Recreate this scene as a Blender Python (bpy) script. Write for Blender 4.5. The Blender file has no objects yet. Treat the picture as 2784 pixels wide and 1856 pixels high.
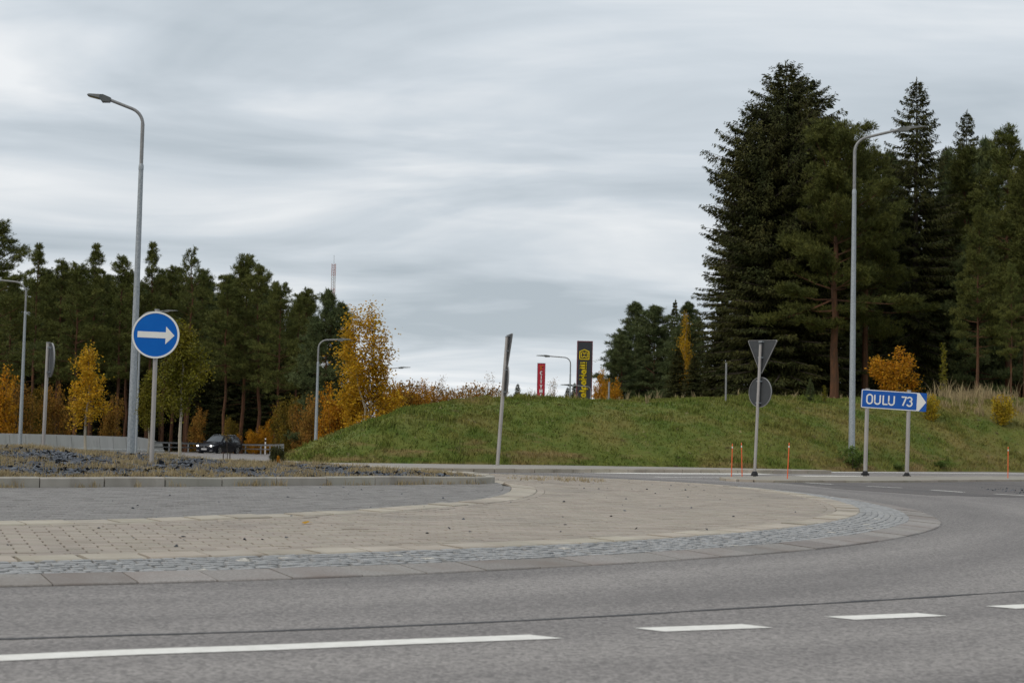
import bpy, bmesh, math, random
import numpy as np
from mathutils import Vector, Matrix, Euler

scn = bpy.context.scene
COL = scn.collection
R_ = math.radians
rng = np.random.default_rng(7)
random.seed(7)

# ------------------------------------------------------------------ camera
FOC, CAMH = 55.0, 1.2
PITCH, ROLL = math.atan((1172 - 928) / (2784 * FOC / 36)), R_(1.3)
cam_d = bpy.data.cameras.new('camera')
cam = bpy.data.objects.new('camera', cam_d); COL.objects.link(cam)
cam_d.lens = FOC; cam_d.sensor_width = 36; cam_d.clip_end = 6000; cam_d.clip_start = 0.1
cam.location = (0, 0, CAMH)
cam.matrix_world = Matrix.Translation((0, 0, CAMH)) @ Euler((R_(90) + PITCH, 0, 0)).to_matrix().to_4x4() @ Matrix.Rotation(ROLL, 4, 'Z')
cam_d.dof.use_dof = True; cam_d.dof.focus_distance = 29; cam_d.dof.aperture_fstop = 4.0
scn.camera = cam

# ------------------------------------------------------------------ sky, sun, exposure
SUN_EL, SUN_AZ = 44, 232         # thick cloud, the sun somewhere behind it over the camera's left shoulder
w = bpy.data.worlds.new('World'); scn.world = w; w.use_nodes = True
nt = w.node_tree; nt.nodes.clear()
def N(t, kind, **kw):
    n = t.nodes.new(kind)
    for k, v in kw.items(): setattr(n, k, v)
    return n
def mathn(t, op, a, b=None, c=None):
    n = N(t, 'ShaderNodeMath', operation=op)
    for i, v in enumerate((a, b, c)):
        if v is None: continue
        if isinstance(v, (int, float)): n.inputs[i].default_value = v
        else: t.links.new(v, n.inputs[i])
    return n.outputs[0]
L = nt.links.new
sky = N(nt, 'ShaderNodeTexSky', sky_type='NISHITA'); sky.sun_disc = False
sky.sun_elevation = R_(SUN_EL); sky.sun_rotation = R_(SUN_AZ)
bg_sky = N(nt, 'ShaderNodeBackground'); bg_sky.inputs[1].default_value = 0.07
L(sky.outputs[0], bg_sky.inputs[0])
tc = N(nt, 'ShaderNodeTexCoord'); sep = N(nt, 'ShaderNodeSeparateXYZ'); L(tc.outputs['Generated'], sep.inputs[0])
zz = mathn(nt, 'MAXIMUM', sep.outputs[2], 0.0)
den = mathn(nt, 'ADD', zz, 0.13)
cx = mathn(nt, 'DIVIDE', sep.outputs[0], den); cy = mathn(nt, 'DIVIDE', sep.outputs[1], den)
comb = N(nt, 'ShaderNodeCombineXYZ'); L(mathn(nt, 'MULTIPLY', cx, 0.62), comb.inputs[0]); L(cy, comb.inputs[1])
n1 = N(nt, 'ShaderNodeTexNoise'); n1.inputs['Scale'].default_value = 1.15; n1.inputs['Detail'].default_value = 5; n1.inputs['Roughness'].default_value = 0.5
n1.inputs['Distortion'].default_value = 0.9
L(comb.outputs[0], n1.inputs['Vector'])
n2 = N(nt, 'ShaderNodeTexNoise'); n2.inputs['Distortion'].default_value = 0.6; n2.inputs['Scale'].default_value = 3.6; n2.inputs['Detail'].default_value = 5; n2.inputs['Roughness'].default_value = 0.55
L(comb.outputs[0], n2.inputs['Vector'])
mixv = mathn(nt, 'ADD', mathn(nt, 'MULTIPLY', n1.outputs[0], 0.83), mathn(nt, 'MULTIPLY', n2.outputs[0], 0.17))
rmp = N(nt, 'ShaderNodeValToRGB'); L(mixv, rmp.inputs[0])
e = rmp.color_ramp.elements
e[0].position = 0.36; e[0].color = (0.45, 0.51, 0.56, 1)
e[1].position = 0.64; e[1].color = (0.84, 0.862, 0.88, 1)
m_ = e.new(0.5); m_.color = (0.61, 0.665, 0.715, 1)
lift = mathn(nt, 'ADD', 0.97, mathn(nt, 'MULTIPLY', zz, 0.5))
hz = mathn(nt, 'POWER', mathn(nt, 'SUBTRACT', 1.0, zz), 30.0)          # brighter strip of thin cloud near the horizon
lift2 = mathn(nt, 'ADD', lift, mathn(nt, 'MULTIPLY', hz, 0.34))
bg_c = N(nt, 'ShaderNodeBackground'); L(rmp.outputs[0], bg_c.inputs[0]); L(lift2, bg_c.inputs[1])
mx = N(nt, 'ShaderNodeMixShader'); mx.inputs[0].default_value = 0.93
L(bg_sky.outputs[0], mx.inputs[1]); L(bg_c.outputs[0], mx.inputs[2])
wo = N(nt, 'ShaderNodeOutputWorld'); L(mx.outputs[0], wo.inputs[0])
sd = bpy.data.lights.new('sun', 'SUN'); sd.energy = 1.5; sd.angle = R_(30); sd.color = (1, 0.91, 0.80)
so = bpy.data.objects.new('sun', sd); COL.objects.link(so); so.location = (0, 0, 60)
sdir = Vector((math.sin(R_(SUN_AZ)) * math.cos(R_(SUN_EL)), math.cos(R_(SUN_AZ)) * math.cos(R_(SUN_EL)), math.sin(R_(SUN_EL))))
so.rotation_euler = sdir.to_track_quat('Z', 'Y').to_euler()
vs = scn.view_settings; vs.view_transform = 'Standard'; vs.look = 'None'; vs.gamma = 1; vs.use_curve_mapping = False; vs.exposure = 0.0
scn.cycles.max_bounces = 6; scn.cycles.diffuse_bounces = 3; scn.cycles.transparent_max_bounces = 4
scn.cycles.use_denoising = True

# ------------------------------------------------------------------ surveying: a point of the photograph (2352 px wide) to the place it stands
K_ = 2784 / 2352
def ray(px, py):
    f = 2784 * FOC / 36
    x = (px * K_ - 1392) / f; y = -(py * K_ - 928) / f
    c, s = math.cos(ROLL), math.sin(ROLL)
    xr, yr = c * x - s * y, s * x + c * y
    return xr, math.cos(PITCH) - math.sin(PITCH) * yr, math.sin(PITCH) + math.cos(PITCH) * yr
def P(px, py, z=0.0):
    X, Y, Z = ray(px, py); t = (z - CAMH) / Z
    return Vector((X * t, Y * t, z))
def PD(px, py, d):
    X, Y, Z = ray(px, py); t = d / Y
    return Vector((X * t, d, CAMH + Z * t))
def S(px, py, z=0.0): return P(px / K_, py / K_, z)     # same, photograph's own pixels

# ------------------------------------------------------------------ materials
def mat(name, c1, c2=None, scale=4.0, rough=0.85, metal=0.0, spec=0.4, rnd=None, rv=0.0, bump=None, stretch=(1, 1, 1),
        trans=0.0, c3=None, scale3=0.5, t3=(0.45, 0.65), emit=None, detail=5, ramp=(0.35, 0.65)):
    m = bpy.data.materials.new(name); m.use_nodes = True; t = m.node_tree
    b = t.nodes['Principled BSDF']; out = t.nodes['Material Output']; l = t.links.new
    geo = N(t, 'ShaderNodeNewGeometry')
    mp = N(t, 'ShaderNodeMapping'); l(geo.outputs['Position'], mp.inputs[0]); mp.inputs['Scale'].default_value = stretch
    def noise(sc, det=detail):
        n = N(t, 'ShaderNodeTexNoise'); n.inputs['Scale'].default_value = sc; n.inputs['Detail'].default_value = det
        n.inputs['Roughness'].default_value = 0.6; l(mp.outputs[0], n.inputs['Vector']); return n.outputs[0]
    def mixc(f, a, bb):
        n = N(t, 'ShaderNodeMix', data_type='RGBA')
        for s_, v in ((0, f), (6, a), (7, bb)):
            if hasattr(v, 'links'): l(v, n.inputs[s_])
            elif s_: n.inputs[s_].default_value = (*v, 1)
            else: n.inputs[s_].default_value = v
        return n.outputs[2]
    def rampf(v, lo, hi):
        n = N(t, 'ShaderNodeMapRange'); l(v, n.inputs[0]); n.inputs[1].default_value = lo; n.inputs[2].default_value = hi; return n.outputs[0]
    col = None
    if c2 is not None: col = mixc(rampf(noise(scale), *ramp), c1, c2)
    if c3 is not None: col = mixc(rampf(noise(scale3), *t3), col if col is not None else c1, c3)
    if rnd:
        r = geo.outputs['Random Per Island'] if rnd == 'island' else N(t, 'ShaderNodeObjectInfo').outputs['Random']
        h = N(t, 'ShaderNodeHueSaturation')
        if col is not None: l(col, h.inputs['Color'])
        else: h.inputs['Color'].default_value = (*c1, 1)
        l(mathn(t, 'ADD', 1 - rv / 2, mathn(t, 'MULTIPLY', r, rv)), h.inputs['Value'])
        wn = N(t, 'ShaderNodeTexWhiteNoise', noise_dimensions='1D'); l(r, wn.inputs['W'])
        l(mathn(t, 'ADD', 0.49, mathn(t, 'MULTIPLY', wn.outputs[0], 0.02)), h.inputs['Hue'])
        col = h.outputs[0]
    if col is not None: l(col, b.inputs['Base Color'])
    else: b.inputs['Base Color'].default_value = (*c1, 1)
    b.inputs['Roughness'].default_value = rough; b.inputs['Metallic'].default_value = metal
    b.inputs['Specular IOR Level'].default_value = spec
    if bump:
        bn = N(t, 'ShaderNodeBump'); bn.inputs['Distance'].default_value = bump[1]; bn.inputs['Strength'].default_value = bump[2] if len(bump) > 2 else 0.6
        l(noise(bump[0]), bn.inputs['Height']); l(bn.outputs[0], b.inputs['Normal'])
    if emit:
        b.inputs['Emission Color'].default_value = (*emit[0], 1); b.inputs['Emission Strength'].default_value = emit[1]
    if trans:
        tr = N(t, 'ShaderNodeBsdfTranslucent')
        if col is not None: l(col, tr.inputs[0])
        else: tr.inputs[0].default_value = (*c1, 1)
        ms = N(t, 'ShaderNodeMixShader'); ms.inputs[0].default_value = trans
        l(b.outputs[0], ms.inputs[1]); l(tr.outputs[0], ms.inputs[2]); l(ms.outputs[0], out.inputs[0])
    return m
MT = {}
MT['soil'] = mat('soil', (0.07, 0.065, 0.03), (0.13, 0.10, 0.05), 0.6, rough=1, spec=0.1)
MT['tan_paver'] = mat('tan_paver', (0.264, 0.226, 0.183), (0.298, 0.258, 0.213), 2.2, rnd='island', rv=0.16, bump=(60, 0.002), c3=(0.205, 0.18, 0.152), scale3=0.5, t3=(0.52, 0.75))
MT['tan_paver_object'] = mat('tan_paver_single', (0.264, 0.226, 0.183), (0.298, 0.258, 0.213), 2.2, rnd='object', rv=0.16, bump=(60, 0.002), c3=(0.205, 0.18, 0.152), scale3=0.5, t3=(0.52, 0.75))
MT['grey_paver'] = mat('grey_paver', (0.168, 0.158, 0.148), (0.195, 0.184, 0.172), 2.2, rnd='island', rv=0.2, bump=(60, 0.002))
MT['grey_paver_object'] = mat('grey_paver_single', (0.168, 0.158, 0.148), (0.195, 0.184, 0.172), 2.2, rnd='object', rv=0.2, bump=(60, 0.002))
MT['joint'] = mat('joint_sand', (0.035, 0.028, 0.021), (0.06, 0.05, 0.037), 20, rough=1, spec=0.1)
MT['concrete_kerb'] = mat('concrete_kerb', (0.315, 0.272, 0.215), (0.365, 0.325, 0.265), 3, rnd='object', rv=0.22, bump=(50, 0.003), c3=(0.19, 0.17, 0.14), scale3=1.3, t3=(0.55, 0.8))
MT['granite_kerb'] = mat('granite_kerb', (0.178, 0.163, 0.148), (0.262, 0.243, 0.224), 45, rnd='object', rv=0.34, bump=(35, 0.01), c3=(0.18, 0.15, 0.13), scale3=1.1, t3=(0.45, 0.7))
MT['island_kerb'] = mat('island_kerb', (0.27, 0.25, 0.21), (0.34, 0.315, 0.27), 2.5, rnd='object', rv=0.15, bump=(45, 0.004), c3=(0.15, 0.13, 0.10), scale3=2.2, t3=(0.56, 0.8), stretch=(1, 1, 0.4))
MT['cobble'] = mat('cobble', (0.25, 0.25, 0.247), (0.30, 0.30, 0.296), 25, rnd='island', rv=0.2, spec=0.2, bump=(30, 0.01))
MT['cobble_object'] = mat('cobble_single', (0.25, 0.25, 0.247), (0.30, 0.30, 0.296), 25, rnd='object', rv=0.2, spec=0.2, bump=(30, 0.01))
MT['pale_cobble'] = mat('pale_cobble', (0.36, 0.34, 0.30), (0.5, 0.47, 0.42), 25, bump=(30, 0.01))
MT['paint'] = mat('road_paint', (0.72, 0.70, 0.65), (0.62, 0.60, 0.55), 9, rough=0.7, c3=(0.45, 0.43, 0.40), scale3=55, t3=(0.6, 0.75))
MT['seam'] = mat('bitumen_seam', (0.012, 0.011, 0.011), (0.03, 0.028, 0.027), 30, rough=0.6)
MT['galv'] = mat('galvanised_steel', (0.36, 0.385, 0.40), (0.25, 0.275, 0.29), 28, rough=0.55, metal=0.35, ramp=(0.4, 0.6), stretch=(1, 1, 0.7))
MT['galv_dark'] = mat('dull_steel', (0.27, 0.27, 0.265), (0.20, 0.20, 0.20), 10, rough=0.6, metal=0.35)
MT['alu'] = mat('aluminium_post', (0.40, 0.375, 0.35), (0.33, 0.305, 0.285), 12, rough=0.45, metal=0.35, stretch=(1, 1, 0.15))
MT['sign_back'] = mat('sign_back', (0.034, 0.037, 0.039), (0.045, 0.048, 0.051), 6, rough=0.6)
MT['sign_edge'] = mat('sign_edge', (0.24, 0.235, 0.23), rough=0.5)
MT['blue'] = mat('sign_blue', (0.002, 0.105, 0.43), (0.003, 0.12, 0.46), 2, rough=0.4, spec=0.15)
MT['blue2'] = mat('direction_blue', (0.014, 0.088, 0.36), (0.017, 0.10, 0.39), 2, rough=0.45, spec=0.15)
MT['white'] = mat('sign_white', (0.76, 0.745, 0.70), (0.70, 0.69, 0.65), 4, rough=0.45)
MT['orange'] = mat('delineator_orange', (0.75, 0.13, 0.035), (0.65, 0.11, 0.03), 10, rough=0.5)
MT['rubber'] = mat('black_rubber', (0.015, 0.015, 0.016), rough=0.8)
MT['lamp_body'] = mat('lamp_body', (0.10, 0.105, 0.10), rough=0.5, metal=0.3)
MT['lamp_glass'] = mat('lamp_glass', (0.22, 0.21, 0.10), rough=0.2, spec=0.6)
MT['concrete'] = mat('barrier_concrete', (0.40, 0.395, 0.37), (0.47, 0.462, 0.435), 0.9, bump=(25, 0.004), c3=(0.32, 0.31, 0.285), scale3=2.5, t3=(0.55, 0.8), stretch=(1, 1, 0.3), rnd='object', rv=0.08)
MT['slate'] = mat('slate_stone', (0.032, 0.037, 0.046), (0.078, 0.086, 0.10), 14, rough=0.75, rnd='island', rv=1.0)
MT['straw'] = mat('dry_straw', (0.28, 0.215, 0.115), (0.36, 0.285, 0.16), 3, rough=0.9, spec=0.2, rnd='island', rv=0.6, trans=0.25)
MT['rail'] = mat('guard_rail', (0.30, 0.31, 0.31), (0.24, 0.25, 0.25), 3, rough=0.5, metal=0.5)
MT['bark_pine'] = mat('pine_bark', (0.13, 0.062, 0.034), (0.075, 0.045, 0.03), 6, rough=0.95, spec=0.1, bump=(14, 0.03), stretch=(1, 1, 0.35))
MT['bark_grey'] = mat('grey_bark', (0.085, 0.07, 0.058), (0.055, 0.043, 0.035), 6, rough=0.95, spec=0.1, bump=(14, 0.03), stretch=(1, 1, 0.35))
MT['bark_birch'] = mat('birch_bark', (0.40, 0.355, 0.27), (0.33, 0.29, 0.22), 6, rough=0.8, c3=(0.05, 0.04, 0.03), scale3=18, t3=(0.6, 0.68), stretch=(0.6, 0.6, 2.0))
MT['needle'] = mat('pine_needles', (0.070, 0.084, 0.018), (0.115, 0.120, 0.026), 0.7, rough=0.8, spec=0.25, rnd='island', rv=0.9)
MT['needle_blue'] = mat('cool_pine_needles', (0.062, 0.084, 0.030), (0.098, 0.114, 0.040), 0.7, rough=0.8, spec=0.25, rnd='island', rv=0.9)
MT['needle_light'] = mat('light_pine_needles', (0.056, 0.066, 0.013), (0.092, 0.094, 0.018), 0.7, rough=0.8, spec=0.25, rnd='island', rv=0.9)
MT['spruce'] = mat('spruce_needles', (0.030, 0.037, 0.010), (0.056, 0.054, 0.013), 0.5, rough=0.85, spec=0.2, rnd='island', rv=0.9)
MT['yellow_leaf'] = mat('yellow_leaf', (0.52, 0.29, 0.012), (0.42, 0.255, 0.016), 1.2, rough=0.7, spec=0.25, rnd='island', rv=0.8, trans=0.4)
MT['orange_leaf'] = mat('orange_leaf', (0.46, 0.195, 0.007), (0.38, 0.195, 0.010), 1.2, rough=0.7, spec=0.25, rnd='island', rv=0.8, trans=0.35)
MT['brown_leaf'] = mat('russet_leaf', (0.29, 0.135, 0.022), (0.23, 0.14, 0.028), 1.2, rough=0.8, spec=0.2, rnd='island', rv=0.8, trans=0.3)
MT['green_leaf'] = mat('olive_leaf', (0.105, 0.105, 0.006), (0.17, 0.142, 0.008), 1.5, rough=0.65, spec=0.3, rnd='island', rv=1.0, trans=0.35)
MT['bush_leaf'] = mat('bush_leaf', (0.085, 0.135, 0.022), (0.12, 0.165, 0.03), 2, rough=0.7, spec=0.3, rnd='island', rv=0.8, trans=0.3)
MT['dull_leaf'] = mat('dull_yellow_green_leaf', (0.10, 0.088, 0.012), (0.21, 0.125, 0.012), 0.6, rough=0.75, spec=0.2, rnd='island', rv=0.9, trans=0.3)
MT['lemon_leaf'] = mat('lemon_leaf', (0.42, 0.27, 0.012), (0.30, 0.235, 0.02), 1.5, rough=0.7, spec=0.2, rnd='island', rv=0.7, trans=0.35)

# asphalt: aggregate speckle plus wear bands that follow the lane round the roundabout
C0 = (-13.0, 30.0)
def asphalt(name, base, dark):
    m = bpy.data.materials.new(name); m.use_nodes = True; t = m.node_tree; b = t.nodes['Principled BSDF']; l = t.links.new
    geo = N(t, 'ShaderNodeNewGeometry'); sp = N(t, 'ShaderNodeSeparateXYZ'); l(geo.outputs['Position'], sp.inputs[0])
    dx = mathn(t, 'SUBTRACT', sp.outputs[0], C0[0]); dy = mathn(t, 'SUBTRACT', sp.outputs[1], C0[1])
    rad = mathn(t, 'SQRT', mathn(t, 'ADD', mathn(t, 'MULTIPLY', dx, dx), mathn(t, 'MULTIPLY', dy, dy)))
    ang = mathn(t, 'ARCTAN2', dy, dx)
    cb = N(t, 'ShaderNodeCombineXYZ'); l(rad, cb.inputs[0]); l(mathn(t, 'MULTIPLY', ang, 3.0), cb.inputs[1])
    nb = N(t, 'ShaderNodeTexNoise'); nb.inputs['Scale'].default_value = 0.9; nb.inputs['Detail'].default_value = 5; l(cb.outputs[0], nb.inputs['Vector'])
    nf = N(t, 'ShaderNodeTexNoise'); nf.inputs['Scale'].default_value = 38; nf.inputs['Detail'].default_value = 3; l(geo.outputs['Position'], nf.inputs['Vector'])
    vor = N(t, 'ShaderNodeTexVoronoi'); vor.inputs['Scale'].default_value = 48; l(geo.outputs['Position'], vor.inputs['Vector'])
    r1 = N(t, 'ShaderNodeMapRange'); l(nb.outputs[0], r1.inputs[0]); r1.inputs[1].default_value = 0.35; r1.inputs[2].default_value = 0.65
    mx1 = N(t, 'ShaderNodeMix', data_type='RGBA'); l(r1.outputs[0], mx1.inputs[0]); mx1.inputs[6].default_value = (*dark, 1); mx1.inputs[7].default_value = (*base, 1)
    sepc = N(t, 'ShaderNodeSeparateColor'); l(vor.outputs['Color'], sepc.inputs[0])
    sv = mathn(t, 'ADD', mathn(t, 'MULTIPLY', sepc.outputs[0], 0.75), mathn(t, 'MULTIPLY', nf.outputs[0], 0.7))
    hv = N(t, 'ShaderNodeHueSaturation'); l(mx1.outputs[2], hv.inputs['Color']); grime = mathn(t, 'MULTIPLY', mathn(t, 'MINIMUM', 1.0, mathn(t, 'MAXIMUM', 0.0, mathn(t, 'SUBTRACT', 1.0, mathn(t, 'MULTIPLY', mathn(t, 'SUBTRACT', rad, 20.4), 0.8)))), mathn(t, 'MULTIPLY', nb.outputs[0], 0.42))
    l(mathn(t, 'SUBTRACT', mathn(t, 'ADD', 0.28, sv), grime), hv.inputs['Value'])
    l(hv.outputs[0], b.inputs['Base Color']); b.inputs['Roughness'].default_value = 0.8; b.inputs['Specular IOR Level'].default_value = 0.35
    bn = N(t, 'ShaderNodeBump'); bn.inputs['Distance'].default_value = 0.006; bn.inputs['Strength'].default_value = 0.7; l(sv, bn.inputs['Height']); l(bn.outputs[0], b.inputs['Normal'])
    return m
MT['asphalt'] = asphalt('asphalt', (0.222, 0.204, 0.190), (0.152, 0.139, 0.131))
MT['asphalt_dark'] = asphalt('worn_asphalt', (0.125, 0.112, 0.105), (0.085, 0.077, 0.073))

def grass_mat(name, k=1.0):
    m = bpy.data.materials.new(name); m.use_nodes = True; t = m.node_tree; b = t.nodes['Principled BSDF']; l = t.links.new
    geo = N(t, 'ShaderNodeNewGeometry'); sp = N(t, 'ShaderNodeSeparateXYZ'); l(geo.outputs['Position'], sp.inputs[0])
    def noise(sc, stretch=(1, 1, 1), det=4):
        mp = N(t, 'ShaderNodeMapping'); mp.inputs['Scale'].default_value = stretch; l(geo.outputs['Position'], mp.inputs[0])
        n = N(t, 'ShaderNodeTexNoise'); n.inputs['Scale'].default_value = sc; n.inputs['Detail'].default_value = det; n.inputs['Roughness'].default_value = 0.6; l(mp.outputs[0], n.inputs['Vector']); return n.outputs[0]
    def mr(v, lo, hi):
        n = N(t, 'ShaderNodeMapRange'); l(v, n.inputs[0]); n.inputs[1].default_value = lo; n.inputs[2].default_value = hi; return n.outputs[0]
    def mix(f, a, c):
        n = N(t, 'ShaderNodeMix', data_type='RGBA'); l(f, n.inputs[0])
        for i, v in ((6, a), (7, c)):
            if hasattr(v, 'links'): l(v, n.inputs[i])
            else: n.inputs[i].default_value = tuple(x * k for x in v) + (1,)
        return n.outputs[2]
    c = mix(mr(noise(1.1), 0.38, 0.62), (0.098, 0.138, 0.022), (0.150, 0.168, 0.034))
    side = mathn(t, 'ADD', mathn(t, 'MULTIPLY', sp.outputs[0], 0.0055), noise(0.33, (1, 1, 1.5)))     # drier turf towards the trees
    c = mix(mr(side, 0.50, 0.73), c, (0.215, 0.175, 0.052))
    low = mathn(t, 'SUBTRACT', noise(0.9, (0.6, 0.6, 3)), mathn(t, 'MULTIPLY', sp.outputs[2], 0.16))   # straw where the mower scalps the foot of the bank
    c = mix(mr(low, 0.44, 0.62), c, (0.225, 0.165, 0.065))
    c = mix(mr(noise(2.6, (0.7, 0.7, 2.2)), 0.63, 0.72), c, (0.085, 0.062, 0.028))
    c = mix(mr(noise(3.4), 0.66, 0.72), c, (0.30, 0.24, 0.13))
    h = N(t, 'ShaderNodeHueSaturation'); l(c, h.inputs['Color']); l(mathn(t, 'ADD', 0.65, mathn(t, 'MULTIPLY', geo.outputs['Random Per Island'], 0.7)), h.inputs['Value'])
    l(h.outputs[0], b.inputs['Base Color']); b.inputs['Roughness'].default_value = 0.9; b.inputs['Specular IOR Level'].default_value = 0.15
    return m
MT['turf'] = grass_mat('turf', 0.64); MT['blade'] = grass_mat('grass_blade', 0.90)

# ------------------------------------------------------------------ mesh helpers
def link(name, me, m=None, parent=None, kind=None):
    o = bpy.data.objects.new(name, me); COL.objects.link(o)
    if m is not None and me is not None and len(me.materials) == 0: me.materials.append(MT[m] if isinstance(m, str) else m)
    if parent is not None: o.parent = parent
    if kind: o['kind'] = kind
    return o
def thing(name, label, cat, loc=(0, 0, 0), rotz=0.0, group=None, rot=None):
    o = bpy.data.objects.new(name, None); COL.objects.link(o); o.location = loc
    o.rotation_euler = rot if rot else (0, 0, rotz); o.empty_display_size = 0.3
    o['label'] = label; o['category'] = cat
    if group: o['group'] = group
    return o
def tag(o, label, cat, group=None):
    o['label'] = label; o['category'] = cat
    if group: o['group'] = group
    return o
def mesh_arr(name, V, F, smooth=False):
    """V (n,3), F (m,k) with the same k for all faces"""
    V = np.asarray(V, np.float32); F = np.asarray(F, np.int32); me = bpy.data.meshes.new(name)
    k = F.shape[1]
    me.vertices.add(len(V)); me.vertices.foreach_set('co', V.ravel())
    me.loops.add(F.size); me.loops.foreach_set('vertex_index', F.ravel())
    me.polygons.add(len(F)); me.polygons.foreach_set('loop_start', np.arange(0, F.size, k, dtype=np.int32))
    if smooth: me.polygons.foreach_set('use_smooth', np.ones(len(F), bool))
    me.update(calc_edges=True); me.validate(); return me
class MB:
    def __init__(s): s.v = []; s.f = []
    def add(s, v, f):
        o = len(s.v); s.v += [tuple(p) for p in v]; s.f += [tuple(i + o for i in q) for q in f]; return s
    def box(s, c, d, rot=None):
        x, y, z = (q / 2 for q in d)
        v = [Vector(p) for p in ((-x, -y, -z), (x, -y, -z), (x, y, -z), (-x, y, -z), (-x, -y, z), (x, -y, z), (x, y, z), (-x, y, z))]
        if rot is not None: v = [rot @ p for p in v]
        return s.add([p + Vector(c) for p in v], [(3, 2, 1, 0), (4, 5, 6, 7), (0, 1, 5, 4), (1, 2, 6, 5), (2, 3, 7, 6), (3, 0, 4, 7)])
    def tube(s, pts, rad, n=8, cap=True):
        pts = [Vector(p) for p in pts]
        if not hasattr(rad, '__len__'): rad = [rad] * len(pts)
        v = []; up = None
        for i, p in enumerate(pts):
            d = (pts[min(i + 1, len(pts) - 1)] - pts[max(i - 1, 0)]).normalized()
            if up is None: up = Vector((1, 0, 0)) if abs(d.x) < 0.8 else Vector((0, 1, 0))
            a = (up - d * up.dot(d)).normalized(); up = a; b = d.cross(a)
            for k in range(n):
                t = 2 * math.pi * k / n; v.append(p + (a * math.cos(t) + b * math.sin(t)) * rad[i])
        f = []
        for i in range(len(pts) - 1):
            for k in range(n):
                k2 = (k + 1) % n; f.append((i * n + k, i * n + k2, (i + 1) * n + k2, (i + 1) * n + k))
        if cap: f += [tuple(range(n - 1, -1, -1)), tuple((len(pts) - 1) * n + k for k in range(n))]
        return s.add(v, f)
    def prism(s, poly, y0, y1):
        """outline in x,z extruded along y"""
        n = len(poly); v = [(x, y0, z) for x, z in poly] + [(x, y1, z) for x, z in poly]
        return s.add(v, [tuple(range(n)), tuple(range(2 * n - 1, n - 1, -1))] + [((i + 1) % n, i, n + i, n + (i + 1) % n) for i in range(n)])
    def mesh(s, name, smooth=False):
        me = bpy.data.meshes.new(name); me.from_pydata([tuple(p) for p in s.v], [], s.f); me.update()
        if smooth:
            me.polygons.foreach_set('use_smooth', [True] * len(me.polygons)); me.set_sharp_from_angle(angle=R_(35))
        return me
    def obj(s, name, m, parent=None, smooth=False, kind=None): return link(name, s.mesh(name, smooth), m, parent, kind)

def ground_z(x, y):
    """open ground; the exit road on the far side falls away towards the forest"""
    x = np.asarray(x, float); y = np.asarray(y, float)
    k = np.clip((-5 - x) / 10 + np.clip((y - 70) / 40, 0, 2), 0, 1)
    return -1.2 * np.clip((y - 45) / 85, 0, 1.25) * k
def gz(x, y): return float(ground_z(x, y))

# ------------------------------------------------------------------ ground and roads
def grid(xs, ys, fz):
    X, Y = np.meshgrid(xs, ys); Z = fz(X, Y); n, m = X.shape
    idx = np.arange(n * m).reshape(n, m)
    F = np.stack([idx[:-1, :-1], idx[:-1, 1:], idx[1:, 1:], idx[1:, :-1]], -1).reshape(-1, 4)
    return np.stack([X, Y, Z], -1).reshape(-1, 3), F
gx = np.concatenate([[-2500, -1200, -600, -300, -150], np.arange(-90, 91, 5), [150, 300, 600, 1200, 2500]])
gy = np.concatenate([[-2500, -600, -100, -30], np.arange(-5, 200, 5), [250, 350, 500, 900, 1600, 3000]])
V, F = grid(gx, gy, lambda x, y: ground_z(x, y) - 0.08)
ground = link('ground', mesh_arr('ground', V, F, True), 'soil', None, 'structure')
V, F = grid(np.arange(-46, 46.1, 2), np.arange(-6, 64.1, 2), lambda x, y: ground_z(x, y))
road = link('road', mesh_arr('road', V, F, True), 'asphalt', None, 'structure')
ctr = [(-9, 50), (-12, 64), (-17, 85), (-22, 108), (-25.5, 128), (-24, 146), (-14, 162), (4, 172)]
def spline(pts, step=0.5):
    pts = [np.array(p, float) for p in pts]; out = []
    for i in range(len(pts) - 1):
        p0, p1, p2, p3 = pts[max(i - 1, 0)], pts[i], pts[i + 1], pts[min(i + 2, len(pts) - 1)]
        n = max(2, int(np.linalg.norm(p2 - p1) / step))
        for k in range(n):
            t = k / n
            out.append(0.5 * ((2 * p1) + (-p0 + p2) * t + (2 * p0 - 5 * p1 + 4 * p2 - p3) * t * t + (-p0 + 3 * p1 - 3 * p2 + p3) * t ** 3))
    out.append(pts[-1]); return np.array(out)
def offset(c, d):
    t = np.gradient(c, axis=0); t /= np.linalg.norm(t, axis=1)[:, None]
    return c + np.stack([-t[:, 1], t[:, 0]], 1) * d
def ribbon(c, w0, w1, dz, nacross=2, zf=ground_z):
    rows = [offset(c, w0 + (w1 - w0) * k / (nacross - 1)) for k in range(nacross)]
    n = len(c); V = np.concatenate([np.c_[r, zf(r[:, 0], r[:, 1]) + dz] for r in rows])
    F = []
    for k in range(nacross - 1):
        i = np.arange(n - 1); F.append(np.stack([k * n + i, k * n + i + 1, (k + 1) * n + i + 1, (k + 1) * n + i], 1))
    return V, np.concatenate(F)[:, ::-1]
cs = spline(ctr, 3)
V, F = ribbon(cs, 6, -9, 0.02, 6); exit_road = link('exit_road', mesh_arr('exit_road', V, F, True), 'asphalt', None, 'structure')

# worn darker asphalt of the entry lane on the far side
poly = [S(2120, 1311), S(2300, 1330), S(2520, 1345), S(2784, 1352), S(3000, 1356), S(3000, 1316), S(2784, 1308), S(2350, 1308)]
mb = MB(); mb.add([(p.x, p.y, 0.004) for p in poly], [tuple(range(len(poly)))]); link('entry_lane', mb.mesh('entry_lane'), 'asphalt_dark', None, 'structure')

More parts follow.
